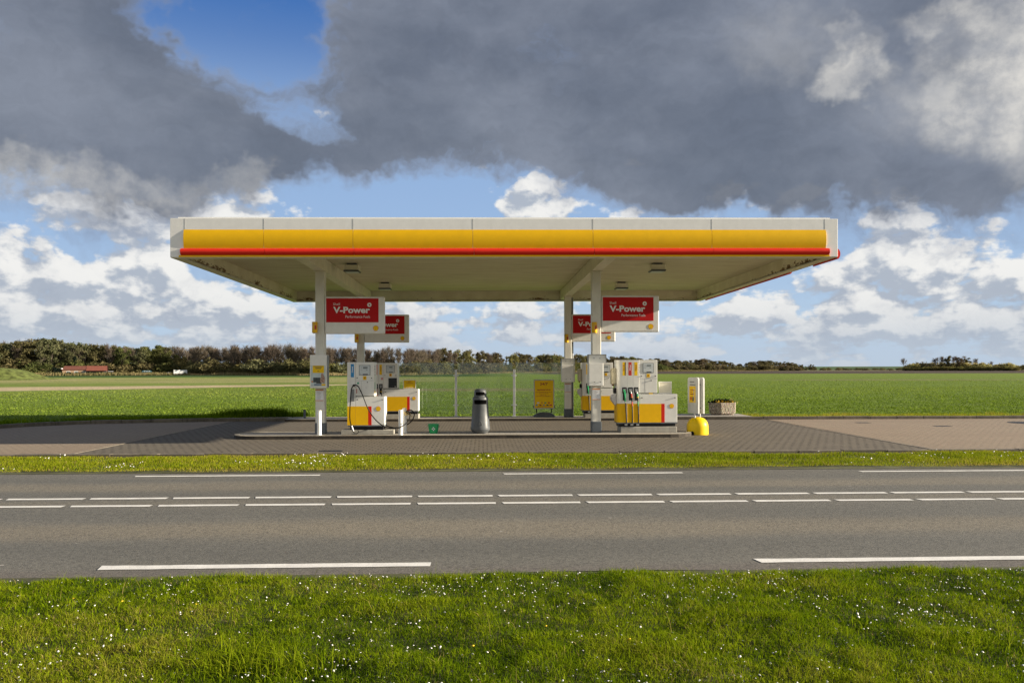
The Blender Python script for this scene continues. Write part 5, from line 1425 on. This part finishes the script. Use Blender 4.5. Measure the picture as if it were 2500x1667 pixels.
def planter():
    x, y = 9.12, 30.05
    T = thing('flower_tub', 'hexagonal pebble concrete flower tub with yellow flowers beside the kerb', 'planter', (x, y, .115))
    def hexr(r, z, rot=R(10)): return [(x + r * math.cos(rot + R(60) * i), y + r * math.sin(rot + R(60) * i), z) for i in range(6)]
    b = MB(); rings = [hexr(.46, .117), hexr(.46, .16), hexr(.545, .18), hexr(.565, .565), hexr(.555, .58), hexr(.47, .58), hexr(.46, .48)]
    vs = [p for r in rings for p in r]; fs = []
    for j in range(len(rings) - 1):
        for i in range(6): k = (i + 1) % 6; fs.append((j * 6 + i, j * 6 + k, (j + 1) * 6 + k, (j + 1) * 6 + i))
    fs.append((5, 4, 3, 2, 1, 0)); b.add(vs, fs); b.build('tub', M['pebble'], T)
    b = MB(); b.prism([(p[0], p[1]) for p in hexr(.445, 0)], 'z', .44, .515); b.build('soil', M['soil'], T)
    def clump(name, m, n, cx_, cy_, sx, sz, size, tint):
        p = rng.normal(0, 1, (n, 3)) * [sx, .14, sz]; c = np.array([x + cx_, y + cy_, .60])
        a = rng.normal(0, 1, (n, 3)); a /= np.linalg.norm(a, axis=1)[:, None]; bb = np.cross(a, rng.normal(0, 1, (n, 3))); bb /= np.linalg.norm(bb, axis=1)[:, None]
        s = size * rng.uniform(.6, 1.2, n)[:, None]; p = p + c; p[:, 2] = np.maximum(p[:, 2], .53)
        V = np.stack([p - a * s, p + bb * s * .6, p + a * s, p - bb * s * .6], 1).reshape(-1, 3)
        V -= np.array(org(T))
        o = nmesh(name, V, np.arange(len(V)).reshape(-1, 4), m, np.repeat(np.clip(rng.normal(tint, .2, n), 0, 1), 4)); o.parent = T
    clump('foliage', M['leaf_dark'], 240, -.25, -.05, .13, .05, .05, .6)
    clump('foliage', M['leaf_dark'], 200, .12, -.02, .13, .05, .05, .6)
    clump('foliage', M['leaf_yellow'], 120, .36, 0, .05, .06, .05, .6)
    clump('flowers', M['dandelion'], 90, -.20, -.14, .10, .03, .035, .6)
    clump('flowers', M['yellow_print'], 45, .22, -.12, .09, .025, .035, .6)
planter()

# drain covers
for (x, y, w, d) in ((-3.4, 17.98, .5, .22), (14.6, 24.8, .5, .3), (12.9, 26.6, .45, .3), (16.4, 23.0, .5, .25), (18.3, 26.2, 1.1, .9)):
    b = MB()
    if w > 1: b.lathe([(w / 2, .0145), (w / 2, .0195)], x, y, 24)
    else: b.box(x - w / 2, x + w / 2, y - d / 2, y + d / 2, .0105, .0185)
    struct(b.build('drain_cover', M['black']))

# ================================================================== FAR THINGS
def leafquads(c, n, spread, size, jitter=1.0):
    p = rng.normal(0, 1, (n, 3)); p /= np.linalg.norm(p, axis=1)[:, None] + 1e-6
    p = p * (rng.uniform(0, 1, n) ** .45)[:, None] * spread + c
    a = rng.normal(0, 1, (n, 3)); a /= np.linalg.norm(a, axis=1)[:, None]
    b = np.cross(a, rng.normal(0, 1, (n, 3))); b /= np.linalg.norm(b, axis=1)[:, None] + 1e-6
    s = size * rng.uniform(.55, 1.3, n)[:, None]
    p = p + rng.normal(0, 1, (n, 3)) * spread * .22
    return np.stack([p - a * s, p + b * s * .7, p + a * s, p - b * s * .7], 1).reshape(-1, 3)
def stick(p0, p1, r0, r1, n=5):
    p0, p1 = np.array(p0, float), np.array(p1, float); d = p1 - p0; d /= np.linalg.norm(d) + 1e-9
    a = np.cross(d, [.3, .9, .1]); a /= np.linalg.norm(a) + 1e-9; b = np.cross(d, a); q = []
    for k in range(n):
        t0, t1 = 2 * np.pi * k / n, 2 * np.pi * (k + 1) / n
        q += [p0 + (a * np.cos(t0) + b * np.sin(t0)) * r0, p0 + (a * np.cos(t1) + b * np.sin(t1)) * r0, p1 + (a * np.cos(t1) + b * np.sin(t1)) * r1, p1 + (a * np.cos(t0) + b * np.sin(t0)) * r1]
    return np.array(q)
def make_mesh(name, leafV, leafT, woodV, mats):
    V = np.concatenate([leafV, woodV]); F = np.arange(len(V)).reshape(-1, 4)
    mi = np.concatenate([np.zeros(len(leafV) // 4, int), np.ones(len(woodV) // 4, int)])
    T = np.concatenate([leafT, np.full(len(woodV), .5)])
    o = nmesh(name, V, F, mats, np.clip(T, 0, 1), matidx=mi)
    me = o.data; bpy.data.objects.remove(o); return me
def bare_tree(seed, H=10.0, spread=2.4, dens=1.0):
    """unit tree 10 m tall: trunk, rising limbs, a haze of twigs"""
    r = np.random.default_rng(seed); wood = []; tw = []; T = []
    lean = r.normal(0, .25, 2); top = np.array([lean[0], lean[1], H * .86])
    wood.append(stick((0, 0, -.3), top * .5, .17, .11)); wood.append(stick(top * .5, top, .11, .03))
    tips = []
    for i in range(26):
        f = r.uniform(.28, .92); p = top * f; a = r.uniform(0, 2 * np.pi); L = (1.25 - f) * spread * r.uniform(.7, 1.5) + .6
        e = p + np.array([np.cos(a) * L * .62, np.sin(a) * L * .62, L * r.uniform(.7, 1.25)])
        e[2] = min(e[2], H * r.uniform(.9, 1.02)); wood.append(stick(p, e, .055, .018, 3)); tips.append((p, e))
        for j in range(3):
            q = p + (e - p) * r.uniform(.35, .9); a2 = r.uniform(0, 2 * np.pi); L2 = L * r.uniform(.3, .6)
            e2 = q + np.array([np.cos(a2) * L2 * .6, np.sin(a2) * L2 * .6, L2 * .9]); e2[2] = min(e2[2], H * r.uniform(.93, 1.03)); wood.append(stick(q, e2, .03, .012, 3)); tips.append((q, e2))
    n = int(1050 * dens)
    for i in range(n):
        p, e = tips[r.integers(len(tips))]; q = p + (e - p) * r.uniform(.25, 1.05) + r.normal(0, .12, 3)
        d = r.normal(0, .55, 3); d[2] = abs(d[2]) * .9 + .35; d *= r.uniform(.35, .9); sd = np.cross(d, r.normal(0, 1, 3)); sd = sd / (np.linalg.norm(sd) + 1e-6) * r.uniform(.018, .04)
        tw.append([q - sd, q + sd, q + d + sd * .4, q + d - sd * .4]); T.append(np.full(4, np.clip(r.normal(.45, .2), 0, 1)))
    return make_mesh('bare_tree', np.array(tw).reshape(-1, 3), np.array(T).ravel(), np.concatenate(wood), [M['twig'], M['bark']])
def leafy_tree(seed, leaf, H=10.0, W=3.2, low=.18, n=3400, size=.23, airy=.0):
    r = np.random.default_rng(seed); L = []; T = []; wood = [stick((0, 0, -.3), (0, 0, H * .55), .2, .1)]
    k = 26
    for i in range(k):
        f = r.uniform(low, .95); rad = W * math.sqrt(max(0.05, 1 - ((f - .5) / .52) ** 2)) * r.uniform(.35, 1.0); a = r.uniform(0, 2 * np.pi)
        c = np.array([math.cos(a) * rad, math.sin(a) * rad, H * f]); wood.append(stick((0, 0, H * f * .5), c, .07, .02, 3))
        s = r.uniform(.55, 1.15) * W * .36; m = int(n / k)
        q = leafquads(c, m, np.array([s, s, s * .8]), size); L.append(q)
        base = r.normal(.5, .18); z = (q.reshape(-1, 4, 3).mean(1)[:, 2] - c[2]) / s
        T.append(np.repeat(np.clip(base + r.normal(0, .16, m), 0, 1), 4))
    return make_mesh('leafy_tree', np.concatenate(L), np.concatenate(T), np.concatenate(wood), [leaf, M['bark']])
def bush_mesh(seed, leaf, n=1500, size=.11):
    """unit bush, 1 m tall, about 1.3 m wide"""
    r = np.random.default_rng(seed); L = []; T = []; wood = []
    for i in range(18):
        a = r.uniform(0, 2 * np.pi); rad = .55 * math.sqrt(r.uniform(0, 1)); h = (1 - (rad / .62) ** 2) ** .5
        c = np.array([math.cos(a) * rad, math.sin(a) * rad, r.uniform(.12, .82) * h + .04]); wood.append(stick((0, 0, 0), c, .02, .006, 3)); m = n // 18
        L.append(leafquads(c, m, np.array([.24, .24, .18]), size * .5)); T.append(np.repeat(np.clip(r.normal(.5, .18) + r.normal(0, .16, m), 0, 1), 4))
    return make_mesh('bush', np.concatenate(L), np.concatenate(T), np.concatenate(wood), [leaf, M['bark']])
def conifer_mesh(seed):
    r = np.random.default_rng(seed); L = []; T = []; wood = [stick((0, 0, -.2), (0, 0, 9.6), .2, .04)]
    for i in range(70):
        f = r.uniform(.06, .98); rad = 2.9 * (1 - f) ** .8 * r.uniform(.5, 1.05) + .1; a = r.uniform(0, 2 * np.pi)
        c = np.array([math.cos(a) * rad * .7, math.sin(a) * rad * .7, 10 * f - rad * .15]); L.append(leafquads(c, 26, np.array([.35 + rad * .3, .35 + rad * .3, .28]), .22)); T.append(np.repeat(r.uniform(.2, .8, 26), 4))
    return make_mesh('conifer', np.concatenate(L), np.concatenate(T), np.concatenate(wood), [M['leaf_dark'], M['bark']])
PB = [bare_tree(100 + i, spread=s, dens=d) for i, (s, d) in enumerate(((2.3, 1.0), (2.7, 1.15), (2.0, .9), (2.5, 1.3)))]
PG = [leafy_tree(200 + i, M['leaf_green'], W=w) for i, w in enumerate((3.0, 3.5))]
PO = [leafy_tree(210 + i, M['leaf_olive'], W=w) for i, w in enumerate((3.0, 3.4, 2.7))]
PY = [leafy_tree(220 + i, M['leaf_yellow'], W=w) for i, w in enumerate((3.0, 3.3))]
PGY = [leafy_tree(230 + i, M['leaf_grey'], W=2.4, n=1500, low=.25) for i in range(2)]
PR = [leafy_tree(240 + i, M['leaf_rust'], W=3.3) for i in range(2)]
BU = {k: [bush_mesh(300 + 10 * j + i, M[k]) for i in range(2)] for j, k in enumerate(('leaf_green', 'leaf_olive', 'leaf_yellow', 'leaf_grey', 'leaf_rust', 'leaf_hazed'))}
CONE = conifer_mesh(400)

TOPX = [-200, 0, 60, 110, 150, 180, 220, 270, 300, 330, 390, 420, 440, 500, 560, 620, 700, 760, 800, 850, 900, 1000, 1060, 1100, 1150, 1200, 1250, 1300, 1400, 1450, 1500, 1550, 1600, 1640, 1700, 1760, 1810, 1830, 1880, 1950, 1990]
TOPY = [846, 845, 842, 838, 840, 850, 849, 846, 853, 850, 854, 856, 848, 845, 846, 843, 842, 848, 846, 848, 850, 848, 850, 853, 856, 862, 862, 866, 866, 869, 870, 871, 878, 882, 876, 880, 888, 884, 882, 888, 893]
DX = [-200, 0, 300, 450, 800, 1000, 1100, 1300, 1500, 1850, 2000]
DD = [430, 425, 425, 420, 350, 360, 440, 600, 690, 790, 830]
def tree_at(me, name, px, dist, topy, label, cat, group, wide=1.0, unit=10.0, jit=0.0):
    x, y = along(px, dist); zg = float(terrain_z(np.array([x]), np.array([y]))[0])
    H = EYE + (HOR - (topy + ROLL * (px - CXP))) * dist / FOC - zg
    H *= 1 + jit
    o = bpy.data.objects.new(name, me); o.location = (x, y, zg); s = H / unit
    o.scale = (s * wide * rnd.uniform(.88, 1.15), s * wide * rnd.uniform(.88, 1.15), s); o.rotation_euler = (0, 0, rnd.uniform(0, 6.28)); COL.objects.link(o)
    return tag(o, label, cat, group)
KINDS = {'bare': ('bare_tree', 'bare brown tree'), 'olive': ('broadleaf_tree', 'olive brown budding tree'), 'green': ('broadleaf_tree', 'fresh green broad tree'),
         'grey': ('poplar_tree', 'grey green feathery tree'), 'rust': ('broadleaf_tree', 'reddish brown tree'), 'yellow': ('broadleaf_tree', 'yellow green tree')}
def section(px):
    if px < 430: return 'in the wood around the red roofed farmhouse', 'farmhouse wood'
    if px < 1100: return 'in the long row beyond the white container', 'long bare row'
    if px < 1520: return 'in the low wood seen behind the glass screen', 'low wood behind the screen'
    return 'in the low wood tapering off toward the dike', 'wood near the dike'
def put(kind, px, dist, topy, wide=1.0):
    nm, ad = KINDS[kind]; wh, sec = section(px); lb, ct, gp = ad + ' ' + wh, 'tree', ad + 's of the ' + sec
    me = rnd.choice({'bare': PB, 'olive': PO, 'green': PG, 'grey': PGY, 'rust': PR, 'yellow': PY}[kind])
    return tree_at(me, nm, px, dist, topy, lb, ct, gp, wide, jit=rnd.uniform(-.07, .05))
def wood():
    px = -60.0
    while px < 1990:
        dist = float(np.interp(px, DX, DD)); top = float(np.interp(px, TOPX, TOPY))
        step = (4.2 if px < 430 else 3.3 if px < 1080 else 6.5) * FOC / dist
        for row in range(3):
            p = px + rnd.uniform(-.5, .5) * step; dd = dist + row * 12 + rnd.uniform(0, 7)
            t_ = top + rnd.uniform(-1.5, 4) + row * rnd.uniform(-1, 1)
            wd = 1.0
            if p < 105: k = rnd.choice(['olive', 'olive', 'bare', 'olive', 'grey'])
            elif p < 180: k = rnd.choice(['grey', 'grey', 'olive'])
            elif p < 430: k = rnd.choice(['green', 'olive', 'grey', 'green', 'olive', 'bare'])
            elif p < 1075:
                k = 'bare' if row < 2 else 'olive'
                if row == 2: t_ = top + rnd.uniform(16, 30); wd = 1.5
            elif p < 1200: k = rnd.choice(['bare', 'olive', 'yellow', 'olive'])
            elif p < 1520: k = rnd.choice(['olive', 'rust', 'yellow', 'olive', 'green'])
            elif p < 1620: k = rnd.choice(['yellow', 'olive', 'green'])
            else: k = rnd.choice(['olive', 'rust', 'olive', 'olive']); wd = 1.45
            if 1520 < p <= 1620: wd = 1.4
            if 1808 < p < 1826: continue
            put(k, p, dd, t_, 1.05 if k == 'bare' else wd)
        px += step
wood()
def bushes():
    """lower shrubs along the foot of the wood"""
    px = -50.0
    while px < 1960:
        dist = float(np.interp(px, DX, DD)) - 16; top = float(np.interp(px, TOPX, TOPY))
        base = HOR + FOC * 1.75 / dist * (1 if px < 1100 else .4)
        h = rnd.uniform(.25, .62) * (base - top)
        if px < 470: dist += 17
        if px > 1500: h = rnd.uniform(.45, .85) * (base - top)
        if 470 < px < 1080 : h = rnd.uniform(.30, .58) * (base - top)
        if px < 180: k = rnd.choice(['leaf_green', 'leaf_yellow', 'leaf_olive', 'leaf_green'])
        elif px < 430: k = rnd.choice(['leaf_green', 'leaf_olive', 'leaf_green', 'leaf_olive'])
        elif px < 1100: k = rnd.choice(['leaf_olive', 'leaf_yellow', 'leaf_olive', 'leaf_grey', 'leaf_olive'])
        elif px < 1640: k = rnd.choice(['leaf_green', 'leaf_olive', 'leaf_yellow', 'leaf_rust'])
        else: k = rnd.choice(['leaf_olive', 'leaf_rust', 'leaf_olive'])
        word = {'leaf_green': 'fresh green', 'leaf_yellow': 'yellow green', 'leaf_olive': 'olive brown', 'leaf_grey': 'grey green', 'leaf_rust': 'reddish brown'}[k]
        tree_at(rnd.choice(BU[k]), 'shrub', px, dist + rnd.uniform(-4, 4), base - h, word + ' rounded shrub low ' + section(px)[0], 'shrub', word + ' shrubs of the ' + section(px)[1], wide=rnd.uniform(1.1, 1.7), unit=1.0)
        px += rnd.uniform(2.4, 4.6) * FOC / dist
bushes()
def east_clump():
    rows = [(2207, 876, 'bare'), (2222, 886, 'yb'), (2236, 884, 'yb'), (2250, 881, 'rb'), (2262, 884, 'rb'), (2272, 884, 'yb'), (2283, 875, 'bare'), (2290, 880, 'yb'), (2300, 873, 'bare'), (2310, 882, 'yb'), (2318, 872, 'olive'), (2330, 873, 'bare'), (2338, 881, 'yb'),
            (2345, 874, 'rust'), (2354, 880, 'yb'), (2362, 877, 'olive'), (2372, 881, 'yb'), (2380, 878, 'bare'), (2390, 883, 'yb'), (2400, 885, 'yb'), (2418, 884, 'bare'), (2440, 886, 'yb'), (2452, 884, 'yb'), (2465, 885, 'yb'), (2476, 888, 'yb'), (2510, 886, 'yb'), (2530, 884, 'yb')]
    tint = {'bare': PB, 'olive': PO, 'rust': PR}
    words_ = {'bare': ('bare_tree', 'thin bare tree in the isolated clump near the dike', 'tree', 'bare trees of the dike clump'), 'olive': ('broadleaf_tree', 'brown tree in the isolated clump near the dike', 'tree', 'brown trees of the dike clump'),
              'rust': ('broadleaf_tree', 'reddish tree in the isolated clump near the dike', 'tree', 'reddish trees of the dike clump'), 'yb': ('shrub', 'yellow green bush in the isolated clump near the dike', 'shrub', 'yellow bushes of the dike clump'), 'rb': ('shrub', 'brown bush in the isolated clump near the dike', 'shrub', 'brown bushes of the dike clump')}
    for px, top, k in rows:
        d = 820 + rnd.uniform(-15, 15)
        nm, lb, ct, gp = words_[k]
        if k in tint: tree_at(rnd.choice(tint[k]), nm, px, d + 8, top, lb, ct, gp, wide=1.15)
        else: tree_at(rnd.choice(BU['leaf_hazed' if k == 'yb' else 'leaf_rust']), nm, px, d, top, lb, ct, gp, wide=1.2, unit=1.0)
    for px in range(2215, 2480, 9):
        tree_at(rnd.choice(BU['leaf_yellow']), 'shrub', px + rnd.uniform(-4, 4), 800, 897 - rnd.uniform(0, 3), 'low olive bush fringing the isolated clump near the dike', 'shrub', 'low olive bushes of the dike clump', wide=1.8, unit=1.0)
    px = 1880.0
    while px < 2210:
        tree_at(rnd.choice(BU['leaf_olive']), 'shrub', px, 900 + rnd.uniform(-20, 20), 898.5 - rnd.uniform(0, 1.5), 'low dark scrub bush below the bare stretch of dike', 'shrub', 'scrub bushes below the dike', wide=2.2, unit=1.0); px += rnd.uniform(9, 26)
east_clump()

def reeds():
    n = 42000
    px = rng.uniform(-40, 1900, n); d0 = np.interp(px, DX, DD) - 24
    dist = d0 + rng.uniform(-7, 5, n)
    a = np.arctan((px - CXP) / FOC) + YAW
    x, y = np.sin(a) * dist, np.cos(a) * dist
    c = vnoise(x, y, 9.0, 91); h = (.5 + 1.1 * rng.uniform(0, 1, n)) * (.45 + .9 * c)
    z = terrain_z(x, y)
    blades('reeds', np.stack([x, y, z], -1), h, rng.uniform(.10, .28, n), M['reed'], .3 + .4 * c + rng.normal(0, .2, n), 'pale dry reeds along the foot of the far wood', lean=.4)
reeds()

# farmhouse and its yard
def house():
    d = 402
    def pt(px): return along(px, d)
    xa, ya = pt(152); xb, yb = pt(262); L = math.hypot(xb - xa, yb - ya); ux, uy = (xb - xa) / L, (yb - ya) / L; vx, vy = -uy, ux
    H = thing('farmhouse', 'long low farmhouse with a red tiled roof before the wood', 'house', (xa, ya, .05))
    def Q(s, t_, z): return (xa + ux * s + vx * t_, ya + uy * s + vy * t_, z)
    def block(bm, s0, s1, t0, t1, z0, z1): 
        bm.add([Q(s0, t0, z0), Q(s1, t0, z0), Q(s1, t1, z0), Q(s0, t1, z0), Q(s0, t0, z1), Q(s1, t0, z1), Q(s1, t1, z1), Q(s0, t1, z1)], [(3, 2, 1, 0), (4, 5, 6, 7), (0, 1, 5, 4), (1, 2, 6, 5), (2, 3, 7, 6), (3, 0, 4, 7)])
    b = MB(); block(b, 0, L, 0, 7, 0, 2.6); b.build('wall', M['brickwall'], H, fix=True)
    b = MB(); zr = 4.35; e = .4
    vs = [Q(-e, -e, 2.55), Q(L * .55, -e, 2.55), Q(L * .55, 3.5, zr), Q(.9, 3.5, zr), Q(-e, 7 + e, 2.55), Q(L * .55, 7 + e, 2.55)]
    b.add(vs, [(0, 1, 2, 3), (4, 3, 2, 5), (0, 3, 4), (1, 5, 2)]); b.build('roof', M['roof_tile'], H, fix=True)
    b = MB()
    vs = [Q(L * .52, -1.6, 2.2), Q(L + e, -1.6, 2.2), Q(L + e, 3.5, zr + .05), Q(L * .54, 3.5, zr + .05), Q(L * .52, 7 + e, 2.5), Q(L + e, 7 + e, 2.5)]
    b.add(vs, [(0, 1, 2, 3), (4, 3, 2, 5), (0, 3, 4)]); b.build('roof', mat('bright_red_tiles', (.18, .052, .030), .8, var=.15, vscale=1.5), H, fix=True)
    b = MB(); vs = [Q(L + .01, -.8, 2.3), Q(L + .01, 7, 2.5), Q(L + .01, 3.5, zr)]; b.add(vs, [(0, 1, 2)]); b.build('gable', M['brickwall'], H)
    b = MB(); vs = [Q(L + e, -1.7, 2.15), Q(L + e, 3.5, zr), Q(L + e, 3.5, zr + .25), Q(L + e, -1.7, 2.4), Q(L + e, 7.5, 2.45), Q(L + e, 7.5, 2.7)]; b.add(vs, [(0, 1, 2, 3), (1, 4, 5, 2)]); b.build('verge_board', M['cream'], H)
    b = MB(); block(b, L * .53, L - .2, -.06, -.03, 0, 2.2); b.build('dark_front', M['shed'], H, fix=True)
    for s0 in (1.6, 4.6, 7.6):
        b = MB(); block(b, s0, s0 + 1.5, -.05, -.02, 1.0, 2.0); w = b.build('window', M['container'], H, fix=True)
        b = MB(); block(b, s0 + .15, s0 + .7, -.08, -.055, 1.1, 1.9); block(b, s0 + .8, s0 + 1.35, -.08, -.055, 1.1, 1.9); b.build('pane', M['glasspane'], w, fix=True)
    b = MB(); cx_, cy_, _ = Q(-.2, -.5, 0); b.lathe([(.5, 3.0), (.42, 3.25), (.1, 3.4)], cx_, cy_, 12); b.build('satellite_dish', M['container'], H)
    # yard things
    def boxy(name, px0, px1, z1, dd, m, label, cat, roof=None):
        x0, y0 = along(px0, dd); x1, y1 = along(px1, dd); l = math.hypot(x1 - x0, y1 - y0); ax, ay = (x1 - x0) / l, (y1 - y0) / l; bx_, by_ = -ay, ax
        T = thing(name, label, cat, (x0, y0, .05))
        def q(s, t_, z): return (x0 + ax * s + bx_ * t_, y0 + ay * s + by_ * t_, z)
        b = MB(); w = 2.4
        b.add([q(0, 0, .05), q(l, 0, .05), q(l, w, .05), q(0, w, .05), q(0, 0, z1), q(l, 0, z1), q(l, w, z1), q(0, w, z1)], [(3, 2, 1, 0), (4, 5, 6, 7), (0, 1, 5, 4), (1, 2, 6, 5), (2, 3, 7, 6), (3, 0, 4, 7)]); b.build('body', m, T, fix=True)
        if roof:
            b = MB(); b.add([q(-.1, -.2, z1 - .1), q(l + .1, -.2, z1 - .1), q(l * .9, w / 2, z1 + .55), q(l * .1, w / 2, z1 + .55), q(-.1, w + .2, z1 - .1), q(l + .1, w + .2, z1 - .1)], [(0, 1, 2, 3), (4, 3, 2, 5), (0, 3, 4), (1, 5, 2)]); b.build('roof', roof, T, fix=True)
            b = MB(); 
            for k in range(4): b.add([q(l * (.2 + .18 * k), -.05 - .16, z1 + .12), q(l * (.3 + .18 * k), -.05 - .16, z1 + .12), q(l * (.31 + .16 * k), .5, z1 + .34), q(l * (.23 + .16 * k), .5, z1 + .34)], [(0, 1, 2, 3)])
            b.build('skylight', M['screen'], T)
        else:
            b = MB(); b.add([q(-.02, -.02, z1 + .002), q(l + .02, -.02, z1 + .002), q(l + .02, w, z1 + .002), q(-.02, w, z1 + .002), q(-.02, -.02, z1 + .1), q(l + .02, -.02, z1 + .1), q(l + .02, w, z1 + .1), q(-.02, w, z1 + .1)], [(3, 2, 1, 0), (4, 5, 6, 7), (0, 1, 5, 4), (1, 2, 6, 5), (2, 3, 7, 6), (3, 0, 4, 7)]); b.build('top_rail', M['paper'], T, fix=True)
    boxy('shipping_container', 424, 457, 2.4, 392, M['container'], 'white container standing at the foot of the bare tree row', 'container')
    boxy('garden_shed', 346, 371, 1.7, 400, M['shed'], 'small dark shed with a teal glazed roof right of the farmhouse', 'shed', M['tealroof'])
    boxy('white_trailer', 407, 416, 1.3, 398, M['container'], 'small white trailer between the shed and the container', 'trailer')
    boxy('lean_to_shed', 264, 277, 1.9, 402, M['shed'], 'dark lean-to shed against the right end of the farmhouse', 'shed')
    tree_at(CONE, 'conifer_tree', 182, 420, 873, 'dark conifer rising behind the roof of the farmhouse', 'tree', None)
    tree_at(bush_mesh(350, M['leaf_dark']), 'clipped_bush', 139, 404, 894, 'dark rounded bush at the left end of the farmhouse', 'bush', None, wide=.85, unit=1.0)
    tree_at(rnd.choice(BU['leaf_green']), 'shrub', 452, 391, 908.5, 'dark green bush leaning on the white container', 'shrub', None, wide=1.3, unit=1.0)
    # clipped hedge before the house
    xs0, ys0 = along(104, 398); xs1, ys1 = along(272, 398); n = 2600
    f = rng.uniform(0, 1, n); p = np.stack([xs0 + (xs1 - xs0) * f, ys0 + (ys1 - ys0) * f + rng.uniform(-.6, .6, n), .05 + rng.uniform(0, 1, n) * (1.1 + .5 * np.sin(f * 21) ** 2)], -1)
    V = np.concatenate([leafquads(q, 1, np.array([.1, .1, .1]), .26) for q in p])
    o = nmesh('hedge', V, np.arange(len(V)).reshape(-1, 4), M['leaf_dark'], np.repeat(rng.uniform(.5, 1, n), 4)); tag(o, 'low dark hedge running along the front of the farmhouse', 'hedge')
house()

# ------------------------------------------------------------------ descriptions of the setting and the ground cover
INFO = {
 'ground': ('flat farmland with young green crop, a pale straw strip and a ploughed band', 'field'),
 'near_verge': ('earth of the grassy verge along the near side of the road', 'verge'),
 'middle_verge': ('earth of the grass strip between the road and the forecourt', 'verge'),
 'road': ('worn grey asphalt road with tan wear bands', 'road'),
 'road_marking': ('white painted dash on the asphalt road', 'road marking'),
 'forecourt_pavement': ('grey concrete block paving around and under the canopy', 'pavement'),
 'brick_pavement': ('pale brick paving of the forecourt driveway', 'pavement'),
 'edging_strip': ('thin pale edging stone between grey and pale paving', 'edging'),
 'front_kerb': ('low concrete kerb between grass strip and forecourt', 'kerb'),
 'rear_kerb': ('raised concrete kerb between the forecourt and the field', 'kerb'),
 'rear_slab': ('flat concrete slab beside the rear kerb', 'slab'),
 'pump_island': ('raised kerbed island carrying fuel pumps', 'pump island'),
 'dike': ('long low green dike on the far horizon', 'dike'),
 'earth_mound': ('rough grassy earth mound standing in the field', 'mound'),
 'drain_cover': ('dark drain cover set into the paving', 'drain cover'),
 'grass': (None, 'grass'), 'clover_leaves': (None, 'clover'), 'daisies': (None, 'flowers'), 'dandelions': (None, 'flowers'), 'verge_grass': (None, 'grass'),
 'verge_daisies': (None, 'flowers'), 'tall_grass': (None, 'grass'), 'kerb_grass': (None, 'grass'), 'crop_leaves': (None, 'crop'), 'reeds': (None, 'reeds'),
}
count = {}
tops = [o for o in scene.objects if o.parent is None and o.get('kind') in ('structure', 'stuff')]
for o in tops: count[o.name.split('.')[0]] = count.get(o.name.split('.')[0], 0) + 1
for o in tops:
    base = o.name.split('.')[0]
    if base in INFO:
        lb, ct = INFO[base]
        if lb: o['label'] = lb
        o['category'] = ct
        if count[base] > 1: o['group'] = base.replace('_', ' ') + ' pieces'
